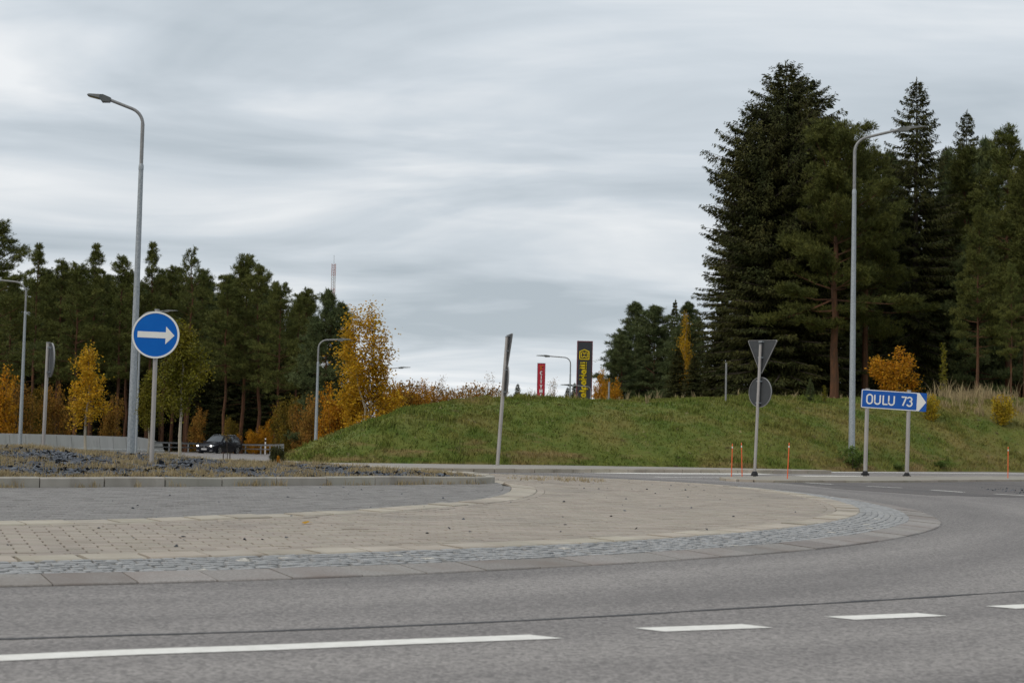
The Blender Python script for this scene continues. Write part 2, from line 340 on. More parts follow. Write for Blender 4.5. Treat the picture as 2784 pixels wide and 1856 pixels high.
# lane markings (children of the road), each painted bar an object of its own
def bar(pts, wd, dz=0.004, slant=0.0, name='lane_marking', mt='paint', zf=ground_z, parent=road, jitter=0.0):
    c = np.array([(p[0], p[1]) for p in pts], float)
    if len(c) > 2: c = spline(c, 0.25)
    else: c = np.linspace(c[0], c[1], 14)
    a, b = offset(c, wd / 2), offset(c, -wd / 2)
    if jitter: a = a + rng.normal(0, jitter, a.shape); b = b + rng.normal(0, jitter, b.shape)
    if slant:
        t = np.gradient(c, axis=0); t /= np.linalg.norm(t, axis=1)[:, None]
        a = a - t * slant / 2; b = b + t * slant / 2
    n = len(c); V = np.concatenate([np.c_[a, zf(a[:, 0], a[:, 1]) + dz], np.c_[b, zf(b[:, 0], b[:, 1]) + dz]])
    i = np.arange(n - 1); F = np.stack([i, n + i, n + i + 1, i + 1], 1)
    return link(name, mesh_arr(name, V, F), mt, parent)
near = [P(-60, 1514.5), P(300, 1498), P(600, 1488), P(900, 1475.5), P(1255, 1462)]
bar(near, 0.205, slant=0.12)
bar([P(1490, 1446.5), P(1740, 1437.5)], 0.205, slant=0.10)
bar([P(1928, 1419.8), P(2142, 1411.2)], 0.205, slant=0.10)
bar([P(2298, 1395), P(2440, 1388)], 0.205, slant=0.10)
bar([P(-80, 1469), P(300, 1458.5), P(600, 1449.5), P(1200, 1425), P(1700, 1396.5), P(2100, 1373), P(2440, 1352)], 0.052, 0.003, name='seam', mt='seam', jitter=0.010)
for x0, y0, x1, y1 in ((2189, 1312, 2264, 1316.5), (2357, 1321.7, 2452, 1325.9), (2532, 1331.7, 2620, 1338), (2704, 1342.6, 2790, 1347)):
    bar([S(x0, y0), S(x1, y1)], 0.14, 0.008)
bar([S(1235, 1276.5), S(1500, 1279), S(1750, 1281.2), S(2100, 1282.5), S(2400, 1284), S(2840, 1288)], 0.55, 0.006)
bar([S(1511, 1283), S(1750, 1286.5), S(1950, 1287.5), S(2084, 1288)], 0.9, 0.006)
bar([S(2171, 1293.3), S(2339, 1294)], 0.6, 0.006)
bar([S(1780, 1296.5), S(1963, 1298.5)], 0.25, 0.006)
bar([S(2330, 1307.8), S(2500, 1307), S(2840, 1304.5)], 0.1, 0.008)

# ------------------------------------------------------------------ roundabout: polar rings round C0
def polar(pts, ends=None):
    a = np.array([(math.degrees(math.atan2(y - C0[1], x - C0[0])), math.hypot(x - C0[0], y - C0[1])) for x, y in pts])
    a = a[a[:, 0].argsort()]
    if ends: a = np.array(list(map(tuple, a)) + list(ends)); a = a[a[:, 0].argsort()]
    fine = np.arange(-110, 121, 1.0); r = np.interp(fine, a[:, 0], a[:, 1])
    k = np.exp(-np.linspace(-2, 2, 9) ** 2); k /= k.sum(); rp = np.pad(r, 4, mode='edge'); r = np.convolve(rp, k, 'valid')
    return lambda th: np.interp(th, fine, r)
rA = polar([(-3.64, 11.33), (-2.94, 11.66), (-1.83, 12.3), (-0.75, 13.04), (0.28, 13.89), (1.47, 14.94), (2.87, 16.43), (3.75, 17.56), (5.01, 19.69), (5.98, 21.82), (6.35, 23.03), (6.6, 24.22), (6.93, 26.39), (6.96, 29.87)], [(-100, 20.9), (20, 19.9), (100, 19.6)])
rB = polar([(-3.96, 12.32), (-3.09, 12.83), (-2.33, 13.29), (-1.55, 13.85), (-0.87, 14.42), (0.84, 15.92), (2.02, 17.27), (3.15, 18.89), (4.44, 21.28), (4.99, 22.65), (5.5, 24.55), (5.71, 26.02), (5.83, 27.94)], [(-100, 19.9), (0, 18.85), (19, 18.6), (31, 17.4), (36, 16.5), (50, 15.2), (70, 14.2), (100, 14)])
rC = polar([(-4.95, 15.32), (-4.57, 15.58), (-3.93, 16.19), (-3.32, 16.89), (-2.07, 18.37), (-1.73, 19.0), (-1.09, 20.23), (-0.72, 21.25), (-0.16, 22.5), (0.19, 24.2), (0.42, 26.06), (0.49, 27.33)], [(-100, 17.3), (-9, 13.65), (-4, 13.25), (2, 12.55), (8, 11.8), (100, 9)])
rD = polar([(-7.2, 22.23), (-5.67, 23.57), (-4.2, 24.9), (-2.7, 26.3), (-1.31, 27.6)], [(-100, 9.5), (-75, 9.5), (-11.5, 12.75), (-9, 12.95), (-5, 12.75), (0, 12.35), (12, 11.55), (24, 10.85), (43, 10.4), (53, 9.8), (100, 9.4)])
def pol(r, th): a = np.radians(th); return C0[0] + r * np.cos(a), C0[1] + r * np.sin(a)
def rth(x, y): return np.hypot(x - C0[0], y - C0[1]), np.degrees(np.arctan2(y - C0[1], x - C0[0]))
WA, WB, WC, WD = 0.46, 0.36, 0.45, 0.16
def r_in_tan(th): return np.where(th < 1.5, np.maximum(rC(th), rD(th) + 0.03), rD(th) + 0.03)
def z_in_tan(th): return 0.17 + 0.07 * np.clip((th + 15) / 15, 0, 1)
def apron_z(x, y):
    r, th = rth(x, y)
    a, b, c, d = rA(th), rB(th), r_in_tan(th), rD(th)
    z = np.interp(0, [0, 1], [0, 1]) + np.zeros_like(r)
    t1 = np.clip((a - r) / np.maximum(a - b, 0.1), 0, 1); t2 = np.clip((b - r) / np.maximum(b - c, 0.1), 0, 1); t3 = np.clip((c - r) / np.maximum(c - d, 0.1), 0, 1)
    return 0.006 + 0.084 * t1 + (z_in_tan(th) - 0.09) * t2 + 0.07 * t3 * (th < -6)
TH0, TH1 = -78, 72
# bedding under everything
ths = np.linspace(-95, 75, 260); rows = []
fr = np.concatenate([np.linspace(0, 1, 12)])
Vb = []
for k in range(40):
    t = k / 39
    r = rA(ths) * (1 - t) + (rD(ths) - 0.05) * t; x, y = pol(r, ths); Vb.append(np.c_[x, y, apron_z(x, y) - 0.022])
Vb = np.concatenate(Vb); n = len(ths); Fb = []
for k in range(39):
    i = np.arange(n - 1); Fb.append(np.stack([k * n + i, k * n + i + 1, (k + 1) * n + i + 1, (k + 1) * n + i], 1))
apron = link('apron_pavement', mesh_arr('apron_pavement', Vb, np.concatenate(Fb)[:, ::-1], True), 'joint', None, 'structure')

def arc_positions(rf, length, t0, t1):
    th = np.linspace(t0, t1, 4000); x, y = pol(rf(th), th); s = np.concatenate([[0], np.cumsum(np.hypot(np.diff(x), np.diff(y)))])
    m = max(1, int(s[-1] / length)); return np.interp(np.linspace(0, s[-1], m + 1), s, th)
def kerb_ring(name, rf, width, length, t0, t1, mt, top, parent_mat, depth=0.16, gap=0.010, rough=0.004, cham=0.012, label=None, drop_out=None):
    root = link(name, None, None, None, 'structure')
    cuts = arc_positions(rf, length, t0, t1)
    for k in range(len(cuts) - 1):
        a, b = cuts[k], cuts[k + 1]; g = math.degrees(gap / 2 / float(rf(a))) * random.uniform(0.6, 1.8)
        tt = np.linspace(a + g, b - g, 4); dz = random.gauss(0, rough); tilt = random.gauss(0, rough * 0.7)
        # cross-section from the outside in: foot, edge, chamfer, chamfer, edge, foot
        prof = [(0, -depth), (0, -cham), (cham, 0), (width - cham, 0), (width, -cham), (width, -depth)]
        V = []
        for i, th in enumerate(tt):
            for q, (inn, h) in enumerate(prof):
                rr = float(rf(th)) - inn; x, y = pol(rr, th)
                zt = float(top(np.array([x]), np.array([y]))[0]) if h > -depth else float(top(np.array([x]), np.array([y]))[0])
                V.append((x, y, zt + h + (dz + tilt * (i / 3 - 0.5) if h > -depth else 0)))
        m = len(prof); F = []
        for i in range(3):
            for q in range(m - 1): F.append((i * m + q, (i + 1) * m + q, (i + 1) * m + q + 1, i * m + q + 1))
        F += [tuple(range(m)), tuple(range(4 * m - 1, 3 * m - 1, -1))]
        me = bpy.data.meshes.new('kerbstone'); me.from_pydata(V, [], F); me.update()
        link('kerbstone', me, mt, root)
    return root
kerb_ring('outer_kerb', rA, WA, 0.62, -76, 30, 'granite_kerb', lambda x, y: apron_z(x, y) + 0.008, None, gap=0.014, rough=0.003, cham=0.008)
kerb_ring('middle_kerb', rB, WB, 0.52, -76, 40, 'concrete_kerb', lambda x, y: apron_z(x, y) + 0.012, None, gap=0.026)
kerb_ring('inner_kerb', rC, WC, 0.50, -74, 1.5, 'concrete_kerb', lambda x, y: apron_z(x, y) + 0.012, None, gap=0.026)
def d_top(x, y):
    r, th = rth(x, y); return np.full_like(x, 0.385)
kerb_ring('island_kerb', rD, WD, 1.0, -80, 66, 'island_kerb', d_top, None, depth=0.24, gap=0.018, rough=0.010, cham=0.02)

# pavers --------------------------------------------------------------
UA = R_(21.5); U = np.array([math.cos(UA), math.sin(UA)]); Vv = np.array([-math.sin(UA), math.cos(UA)])
def clip_half(poly, p0, nrm):
    out = []; n = len(poly)
    for i in range(n):
        a, b = poly[i], poly[(i + 1) % n]; da, db = (a - p0) @ nrm, (b - p0) @ nrm
        if da >= 0: out.append(a)
        if (da >= 0) != (db >= 0): out.append(a + (b - a) * da / (da - db))
    return out
CAMXY = np.array([0.0, 0.0])
def screen_size(x, y, z=0.1):
    d = math.hypot(x, y); return 1.0 / d ** 2
def in_view(x, y, m=2.0): return y > 2 and -0.40 * y - m < x < 0.40 * y + m
def framed(x, y): return abs(x) < 0.385 * y
def slab(poly, zf, mt, hgt=0.05, cham=0.006, jit=0.0018):
    """one paver: bevelled top, four sides; verts, faces"""
    c = sum(poly) / len(poly); n = len(poly); dz = random.gauss(0, jit)
    P2 = np.array(poly); inner = c + (P2 - c) * (1 - cham / max(0.05, np.abs(P2 - c).max()))
    z = zf(P2[:, 0], P2[:, 1]) + dz; zi = zf(inner[:, 0], inner[:, 1]) + dz
    V = [(*p, a) for p, a in zip(inner, zi)] + [(*p, a - cham * 0.8) for p, a in zip(P2, z)] + [(*p, a - hgt) for p, a in zip(P2, z)]
    F = [tuple(range(n))]
    for i in range(n):
        j = (i + 1) % n; F += [(n + i, n + j, j, i), (2 * n + i, 2 * n + j, n + j, n + i)]
    return V, F
def lay(name, r_out, r_in, th_lo, th_hi, lx, ly, mt, parent, gap=0.007, box=None, ang=None, maxobj=300, along=True):
    """running bond filled between two rings; the largest in view become parts, the rest one part"""
    polys = []
    u, v = (U, Vv) if ang is None else (np.array([math.cos(ang), math.sin(ang)]), np.array([-math.sin(ang), math.cos(ang)]))
    x0, x1, y0, y1 = box; cor = np.array([(x, y) for x in (x0, x1) for y in (y0, y1)]); cu, cv = cor @ u, cor @ v
    for j in range(int(cv.min() / ly), int(cv.max() / ly) + 1):
        for i in range(int(cu.min() / lx), int(cu.max() / lx) + 1):
            cu_, cv_ = (i + 0.5 * (j % 2)) * lx, j * ly; c = u * cu_ + v * cv_
            if not in_view(c[0], c[1]): continue
            r, th = rth(c[0], c[1])
            if th < th_lo or th > th_hi: continue
            ro, ri = float(r_out(th)), float(r_in(th))
            if r > ro + 0.16 or r < ri - 0.16: continue
            a, b = u * (lx - gap * random.uniform(1.7, 3.0)) / 2, v * (ly - gap * random.uniform(0.1, 0.5)) / 2
            c = c + np.array([random.gauss(0, 0.0012), random.gauss(0, 0.0012)])
            q = [c - a - b, c + a - b, c + a + b, c - a + b]
            for rf, sg in ((r_out, -1), (r_in, 1)):
                rr = float(rf(th))
                if abs(r - rr) < 0.35:
                    p = np.array(pol(rr, th)); p2 = np.array(pol(float(rf(th + 0.5)), th + 0.5)); p1 = np.array(pol(float(rf(th - 0.5)), th - 0.5)); tg = p2 - p1
                    nr = np.array([tg[1], -tg[0]]); nr /= np.linalg.norm(nr)      # outward
                    q = clip_half(q, p, nr * (1 if sg > 0 else -1))
                    if len(q) < 3: break
            if len(q) < 3: continue
            P2 = np.array(q); ar = 0.5 * abs(np.dot(P2[:, 0], np.roll(P2[:, 1], 1)) - np.dot(P2[:, 1], np.roll(P2[:, 0], 1)))
            if ar < lx * ly * 0.12: continue
            polys.append((c, q, len(q) == 4 and ar > lx * ly * 0.85))
    if along:
        for rf, off in ((r_out, -0.5), (r_in, 0.5)):
            course = lambda th, rf=rf, off=off: rf(th) + off * ly * 2 * (1 if off > 0 else 1)
            cuts = arc_positions(rf, lx, th_lo, th_hi)
            for k in range(len(cuts) - 1):
                g = 0.010; a, b = cuts[k] + g, cuts[k + 1] - g
                ra, rb_ = float(rf(a)), float(rf(b)); s = -1 if off < 0 else 1
                q = [np.array(pol(ra + s * 0.006, a)), np.array(pol(rb_ + s * 0.006, b)), np.array(pol(rb_ + s * (ly - 0.006), b)), np.array(pol(ra + s * (ly - 0.006), a))]
                c = sum(q) / 4
                if in_view(c[0], c[1]): polys.append((c, q if s < 0 else q, False))
    polys.sort(key=lambda t: (not framed(*t[0]), -screen_size(*t[0])))
    zf = lambda x, y: apron_z(np.asarray(x), np.asarray(y)) + 0.002
    big = MB()
    for k, (c, q, full) in enumerate(polys):
        P2 = np.array(q)
        if 0.5 * np.sum(P2[:, 0] * np.roll(P2[:, 1], -1) - P2[:, 1] * np.roll(P2[:, 0], -1)) < 0: q = q[::-1]
        Vs, Fs = slab(q, zf, mt)
        if k < maxobj:
            me = bpy.data.meshes.new('paver'); me.from_pydata(Vs, [], Fs); me.update(); link('paver', me, mt + '_object', parent)
        else: big.add(Vs, Fs)
    if big.v:
        o = big.obj(name, mt, parent); o['kind'] = 'stuff'
    return len(polys)
PL, PW = 0.285, 0.142
tan_out = lambda th: rB(th) - WB - PW - 0.004
tan_in = lambda th: r_in_tan(th) + PW + 0.004
lay('paver_field', tan_out, tan_in, -78, 60, PL, PW, 'tan_paver', apron, box=(-9, 7, 11, 48), along=False)
def courses(parent, specs):
    big = MB(); lst = []
    for rf, s, lo, hi, mt in specs:
        cuts = arc_positions(rf, PL, lo, hi)
        for k in range(len(cuts) - 1):
            a, b = cuts[k] + 0.012, cuts[k + 1] - 0.012
            q = [np.array(pol(float(rf(t)) + s * d, t)) for t, d in ((a, 0.006), (b, 0.006), (b, PW), (a, PW))]
            c = sum(q) / 4
            if not in_view(*c): continue
            P2 = np.array(q)
            if 0.5 * np.sum(P2[:, 0] * np.roll(P2[:, 1], -1) - P2[:, 1] * np.roll(P2[:, 0], -1)) < 0: q = q[::-1]
            Vs, Fs = slab(q, lambda x, y: apron_z(np.asarray(x), np.asarray(y)) + 0.003, mt); big.add(Vs, Fs)
    o = big.obj('border_course', specs[0][4], parent); o['kind'] = 'stuff'
courses(apron, [(lambda th: rB(th) - WB, -1, -78, 50, 'tan_paver'), (lambda th: r_in_tan(th), 1, -78, 55, 'tan_paver')])
inner = link('inner_pavement', None, None, None, 'structure')
g_out = lambda th: rC(th) - WC - PW - 0.004
g_in = lambda th: rD(th) + 0.012
lay('paver_field', g_out, g_in, -84, -8, 0.21, 0.105, 'grey_paver', inner, gap=0.0045, box=(-9, 1, 15, 29), ang=R_(30), along=False)
courses(inner, [(lambda th: rC(th) - WC, -1, -80, -10, 'grey_paver')])

# cobbles --------------------------------------------------------------
cob = link('cobble_strip', None, None, None, 'structure')
stones = []
th = -77.0
while th < 28:
    a, b = float(rA(th)) - WA, float(rB(th)); wd = a - b; n = max(3, int(round(wd / 0.092)))
    for k in range(n):
        r = b + (k + 0.5) * wd / n + random.gauss(0, 0.004); t = th + random.gauss(0, 0.05) + (0.15 if k % 2 else 0)
        x, y = pol(r, t)
        if in_view(x, y): stones.append((x, y, t, wd / n * random.uniform(0.93, 0.99), 0.095 * random.uniform(0.86, 1.0)))
    th += math.degrees(0.095 / 20)
stones.sort(key=lambda s: (not framed(s[0], s[1]), math.hypot(s[0], s[1])))
def cobble_geo(x, y, t, wr, wl):
    ca, sa = math.cos(R_(t)), math.sin(R_(t)); z0 = float(apron_z(np.array([x]), np.array([y]))[0]); dz = random.gauss(0.004, 0.0022)
    V = []
    for lv, (h, sc) in enumerate(((-0.05, 1.0), (-0.001, 0.99), (0.0035, 0.93))):
        for (p, q) in ((-1, -1), (-0.1, -1.08), (1, -1), (1.06, 0), (1, 1), (0, 1.06), (-1, 1), (-1.05, 0.1)):
            jr = 1 + random.uniform(-0.06, 0.06); a_, b_ = p * wr / 2 * sc * jr, q * wl / 2 * sc * jr
            V.append((x + ca * a_ - sa * b_, y + sa * a_ + ca * b_, z0 + dz + h + random.gauss(0, 0.0012)))
    F = [tuple(range(16, 24))] + [(l_ * 8 + i, l_ * 8 + (i + 1) % 8, (l_ + 1) * 8 + (i + 1) % 8, (l_ + 1) * 8 + i) for l_ in (0, 1) for i in range(8)]
    return V, F
ths = np.linspace(-78, 28, 260); Vm = []
for rr in (rA(ths) - WA + 0.01, rB(ths) - 0.01):
    x, y = pol(rr, ths); Vm.append(np.c_[x, y, apron_z(x, y) - 0.004])
i = np.arange(259); link('mortar_bed', mesh_arr('mortar_bed', np.concatenate(Vm), np.stack([i, i + 260, i + 261, i + 1], 1)[:, ::-1]), mat('mortar', (0.12, 0.115, 0.105), (0.20, 0.195, 0.185), 9, rough=1, spec=0.1), cob)
big = MB(); pale = MB()
for k, s in enumerate(stones):
    Vs, Fs = cobble_geo(*s)
    light = random.random() < 0.012
    if k < 300:
        me = bpy.data.meshes.new('cobble'); me.from_pydata(Vs, [], Fs); me.update(); link('cobble', me, 'pale_cobble' if light else 'cobble_object', cob)
    else: (pale if light else big).add(Vs, Fs)
o = big.obj('cobble_field', 'cobble', cob); o['kind'] = 'stuff'
o = pale.obj('pale_cobble_scatter', 'pale_cobble', cob); o['kind'] = 'stuff'

# gravel island ---------------------------------------------------------
def island_z(x, y):
    r, th = rth(x, y); s = rD(th) - WD - r
    return 0.315 + (0.06 + 0.23 * np.clip((-5.6 - x) / 4.5, 0, 1)) * (1 - np.exp(-np.clip(s, 0, 20) / 2.6)) + 0.025 * np.sin(x * 1.9 + y) * np.clip(s, 0, 1)
Vb = []; ths = np.linspace(-100, 75, 200)
for k in range(24):
    r = (rD(ths) - WD + 0.03) * (1 - k / 23); x, y = pol(r, ths); Vb.append(np.c_[x, y, island_z(x, y)])
Vb = np.concatenate(Vb); n = len(ths); Fb = []
for k in range(23):
    i = np.arange(n - 1); Fb.append(np.stack([k * n + i, k * n + i + 1, (k + 1) * n + i + 1, (k + 1) * n + i], 1))
link('island_ground', mesh_arr('island_ground', Vb, np.concatenate(Fb)[:, ::-1], True), mat('island_soil', (0.035, 0.036, 0.04), (0.07, 0.062, 0.05), 8, rough=1, spec=0.1), None, 'structure')
def scatter_island(n, bias=1.0):
    x = rng.uniform(-17, 0.4, n); y = rng.uniform(20, 39, n); r, th = rth(x, y)
    ok = (r < rD(th) - WD - 0.06) & (x > -0.41 * y - 0.5); return x[ok], y[ok]
def stones_mesh(x, y, z, size, flat=0.55):
    base = np.array([(1, 0, 0), (0.3, 0.9, 0.1), (-0.9, 0.5, 0), (-0.7, -0.6, 0.1), (0.4, -0.9, 0), (0.1, 0.1, 1), (-0.35, 0.2, 0.8)], float)
    fac = np.array([(0, 1, 5), (1, 6, 5), (1, 2, 6), (2, 3, 6), (3, 5, 6), (3, 4, 5), (4, 0, 5)])
    n = len(x); a = rng.uniform(0, 6.28, n); ca, sa = np.cos(a), np.sin(a)
    b = base[None] * (1 + rng.uniform(-0.35, 0.35, (n, 7, 3))) * size[:, None, None]
    b[:, :, 2] *= flat * rng.uniform(0.5, 1.4, (n, 1))
    tx, ty = rng.normal(0, 0.35, n), rng.normal(0, 0.35, n)
    b[:, :, 2] += b[:, :, 0] * tx[:, None] + b[:, :, 1] * ty[:, None]
    X = b[:, :, 0] * ca[:, None] - b[:, :, 1] * sa[:, None] + x[:, None]; Y = b[:, :, 0] * sa[:, None] + b[:, :, 1] * ca[:, None] + y[:, None]; Z = b[:, :, 2] + z[:, None]
    V = np.stack([X, Y, Z], -1).reshape(-1, 3); F = (fac[None] + (np.arange(n) * 7)[:, None, None]).reshape(-1, 3)
    return V, F
x, y = scatter_island(80000); sz = rng.gamma(4, 0.0085, len(x)).clip(0.014, 0.085)
V, F = stones_mesh(x, y, island_z(x, y) + 0.006, sz, 0.42)
link('gravel', mesh_arr('gravel', V, F), 'slate', None, 'stuff')

def blades(x, y, z, n, h, wd, spread=0.5, hv=0.4, lean=(0, 0)):
    """grass: n blades per root, each a bent strip of one quad and a tip"""
    N_ = len(x) * n; X = np.repeat(x, n) + rng.normal(0, spread * 0.06, N_); Y = np.repeat(y, n) + rng.normal(0, spread * 0.06, N_); Z = np.repeat(z, n)
    H = np.repeat(h, n) * rng.uniform(1 - hv, 1 + hv, N_); a = rng.uniform(0, 6.28, N_); t = rng.uniform(0.1, spread, N_)
    dx, dy = np.cos(a) * t * H + lean[0] * H, np.sin(a) * t * H + lean[1] * H; b = rng.uniform(0, 6.28, N_); wx, wy = np.cos(b) * wd / 2, np.sin(b) * wd / 2
    p0 = np.stack([X - wx, Y - wy, Z], 1); p1 = np.stack([X + wx, Y + wy, Z], 1)
    p2 = np.stack([X + wx * .7 + dx * .4, Y + wy * .7 + dy * .4, Z + H * .6], 1); p3 = np.stack([X - wx * .7 + dx * .4, Y - wy * .7 + dy * .4, Z + H * .6], 1); p4 = np.stack([X + dx, Y + dy, Z + H * 0.98], 1)
    V = np.stack([p0, p1, p2, p3, p4], 1).reshape(-1, 3); o = (np.arange(N_) * 5)[:, None]
    F = np.concatenate([o + np.array([[0, 1, 2]]), o + np.array([[0, 2, 3]]), o + np.array([[3, 2, 4]])], 0)
    return V, F
def value_noise(x, y, sc, seed=0):
    r = np.random.default_rng(seed); g = r.random((64, 64)); u, v = x * sc + 31.3, y * sc + 17.7
    i, j = np.floor(u).astype(int), np.floor(v).astype(int); fu, fv = u - i, v - j; fu, fv = fu * fu * (3 - 2 * fu), fv * fv * (3 - 2 * fv)
    G = lambda a, b: g[a % 64, b % 64]
    return G(i, j) * (1 - fu) * (1 - fv) + G(i + 1, j) * fu * (1 - fv) + G(i, j + 1) * (1 - fu) * fv + G(i + 1, j + 1) * fu * fv
# straw tufts: a band behind the kerb and patches among the stones
x, y = scatter_island(60000); r, th = rth(x, y); s = rD(th) - WD - r
dens = 0.85 * np.exp(-((s - 0.6) / 0.5) ** 2) * (y < 31) * (value_noise(x, y, 1.3, 3) > 0.36) + 0.75 * (value_noise(x, y, 1.5, 5) > 0.64) + 0.02
ok = rng.random(len(x)) < dens * 0.62; x, y = x[ok], y[ok]
V, F = blades(x, y, island_z(x, y), 6, 0.05 + 0.085 * value_noise(x, y, 2.1, 6), 0.011, 0.8)
link('dry_grass', mesh_arr('dry_grass', V, F), 'straw', None, 'stuff')
# weeds in the gutter under the island kerb and at its point
wx, wy = [], []
for k in range(260):
    t = rng.uniform(-62, -10); r = float(rD(t)) + abs(rng.normal(0.02, 0.03))
    if value_noise(np.array([t * 0.6]), np.array([1.0]), 1.0, 9)[0] < 0.55 and t < -16: continue
    x_, y_ = pol(r, t); wx.append(x_); wy.append(y_)
for k in range(70):
    x_, y_ = S(rng.uniform(1380, 1640), rng.normal(1303, 3.0), 0.2)[:2]
    wx.append(x_); wy.append(y_)
wx, wy = np.array(wx), np.array(wy)
V, F = blades(wx, wy, apron_z(wx, wy) - 0.01, 6, rng.uniform(0.03, 0.13, len(wx)), 0.010, 0.7)
link('gutter_weeds', mesh_arr('gutter_weeds', V, F), 'straw', None, 'stuff')
# crumbs of stone lying on the paving
x = rng.uniform(-5, 5, 190); y = rng.uniform(13, 38, 190); r, th = rth(x, y); ok = (r < rB(th) - 0.4) & (r > rD(th) + 0.3); x, y = x[ok], y[ok]
V, F = stones_mesh(x, y, apron_z(x, y) + 0.004, rng.uniform(0.006, 0.028, len(x)), 0.6)
link('stone_crumbs', mesh_arr('stone_crumbs', V, F), 'slate', None, 'stuff')
p = P(702, 1206, 0.14)
mb = MB(); mb.add([(0, -.03, .004), (.03, 0, .016), (.05, .035, .006), (.01, .05, .02), (-.03, .02, .012), (-.025, -.01, .008)], [(0, 1, 3), (1, 2, 3), (0, 3, 4), (0, 4, 5)])
o = mb.obj('fallen_leaf', 'yellow_leaf'); o.location = (p.x, p.y, float(apron_z(np.array([p.x]), np.array([p.y]))[0]) + 0.004); o.scale = (1.5, 1.5, 1.5); tag(o, 'single yellow fallen leaf lying on the tan paving', 'leaf')

# ------------------------------------------------------------------ far side pavement, traffic island
top_px = [(760, 1254.5), (879, 1258), (1250, 1262), (1500, 1264.5), (1750, 1268.5), (2000, 1273), (2255, 1278)]
bot_px = [(760, 1262), (950, 1268), (1228, 1273.5), (1500, 1275.3), (1750, 1276), (2000, 1277.8), (2255, 1279.6)]
tp = [S(a, b, 0.1) for a, b in top_px]; bt = [S(a, b, 0.1) for a, b in bot_px]
mb = MB(); n = len(tp); mb.add([(p.x, p.y + 0.6, 0.10) for p in tp] + [(p.x, p.y, 0.10) for p in bt], [(i + 1, i, n + i, n + i + 1) for i in range(n - 1)])
far_pave = mb.obj('far_pavement', mat('far_paving', (0.235, 0.215, 0.19), (0.27, 0.25, 0.22), 1.5, bump=(30, 0.004)), None, False, 'structure')
ck = spline([(p.x, p.y) for p in bt], 0.65)
for i in range(len(ck) - 1):
    a, b = ck[i], ck[i + 1]; d = (b - a); ln = np.linalg.norm(d); d /= ln; nrm = np.array([-d[1], d[0]]); m_ = (a + b) / 2 + nrm * 0.05
    if ln < 0.2: continue
    mb = MB(); mb.box((0, 0, 0.0), (ln - 0.02, 0.32, 0.24)); o = mb.obj('kerbstone', 'concrete_kerb', far_pave); o.location = (m_[0], m_[1], 0.0 + random.gauss(0, 0.004)); o.rotation_euler = (0, 0, math.atan2(d[1], d[0]))
fi = [(1664, 1297), (1690, 1299.5), (1760, 1301.5)]
f_px = [(1965, 1299), (2010, 1302.5), (2100, 1304.5), (2230, 1305), (2450, 1305), (2784, 1302.5), (3000, 1302)]
b_px = [(1965, 1297), (2010, 1295.5), (2100, 1295), (2230, 1294.6), (2450, 1294.8), (2784, 1295.2), (3000, 1295.6)]
fp = [S(a, b, 0.06) for a, b in f_px]; bp = [S(a, b, 0.06) for a, b in b_px]
mb = MB(); n = len(fp)
mb.add([(p.x, p.y, 0.06) for p in fp] + [(p.x, p.y, 0.06) for p in bp], [(i, i + 1, n + i + 1, n + i) for i in range(n - 1)])
t_island = mb.obj('traffic_island', mat('island_paving', (0.22, 0.20, 0.17), (0.26, 0.24, 0.20), 2, bump=(30, 0.004)), None, False, 'structure')
for side in (fp, bp):
    ck = spline([(p.x, p.y) for p in side], 0.9)
    for i in range(len(ck) - 1):
        a, b = ck[i], ck[i + 1]; d = (b - a); ln = np.linalg.norm(d)
        if ln < 0.2: continue
        d /= ln; m_ = (a + b) / 2
        mb = MB(); mb.box((0, 0, 0), (ln - 0.015, 0.2, 0.26)); o = mb.obj('kerbstone', 'concrete_kerb', t_island); o.location = (m_[0], m_[1], -0.066 + random.gauss(0, 0.002)); o.rotation_euler = (0, 0, math.atan2(d[1], d[0]))
# grit swept against the entry lane
x = rng.uniform(12, 20, 900); y = rng.normal(38, 1.6, 900)
V, F = stones_mesh(x, y, np.full(len(x), 0.012), rng.uniform(0.008, 0.03, len(x)), 0.6); link('road_grit', mesh_arr('road_grit', V, F), 'slate', None, 'stuff')

# ------------------------------------------------------------------ grass bank
toe = [S(740, 1251, 0.0), S(800, 1253, 0.05), S(879, 1256, 0.1), S(1250, 1261.5, 0.1), S(1500, 1264, 0.1), S(1750, 1268, 0.1), S(2000, 1272.5, 0.08), S(2255, 1277.5, 0.05), S(2500, 1280, 0.02), S(2784, 1282, 0.0), S(3100, 1285, 0.0)]
poly = [(p.x, p.y) for p in toe] + [(75, 80), (90, 160), (10, 160), (-1, 96), (-5.0, 76), (-8.0, 64)]
PLY = np.array(poly)
def sdist(x, y):
    """signed distance to the bank's foot, positive inside"""
    x = np.asarray(x, float); y = np.asarray(y, float); best = np.full(x.shape, 1e9); inside = np.zeros(x.shape, bool)
    for i in range(len(PLY)):
        a, b = PLY[i], PLY[(i + 1) % len(PLY)]; d = b - a; t = np.clip(((x - a[0]) * d[0] + (y - a[1]) * d[1]) / (d @ d), 0, 1)
        best = np.minimum(best, np.hypot(x - a[0] - t * d[0], y - a[1] - t * d[1]))
        c = ((a[1] > y) != (b[1] > y)); xi = a[0] + (y - a[1]) / (b[1] - a[1] if b[1] != a[1] else 1e-9) * d[0]; inside ^= c & (x < xi)
    return np.where(inside, best, -best)
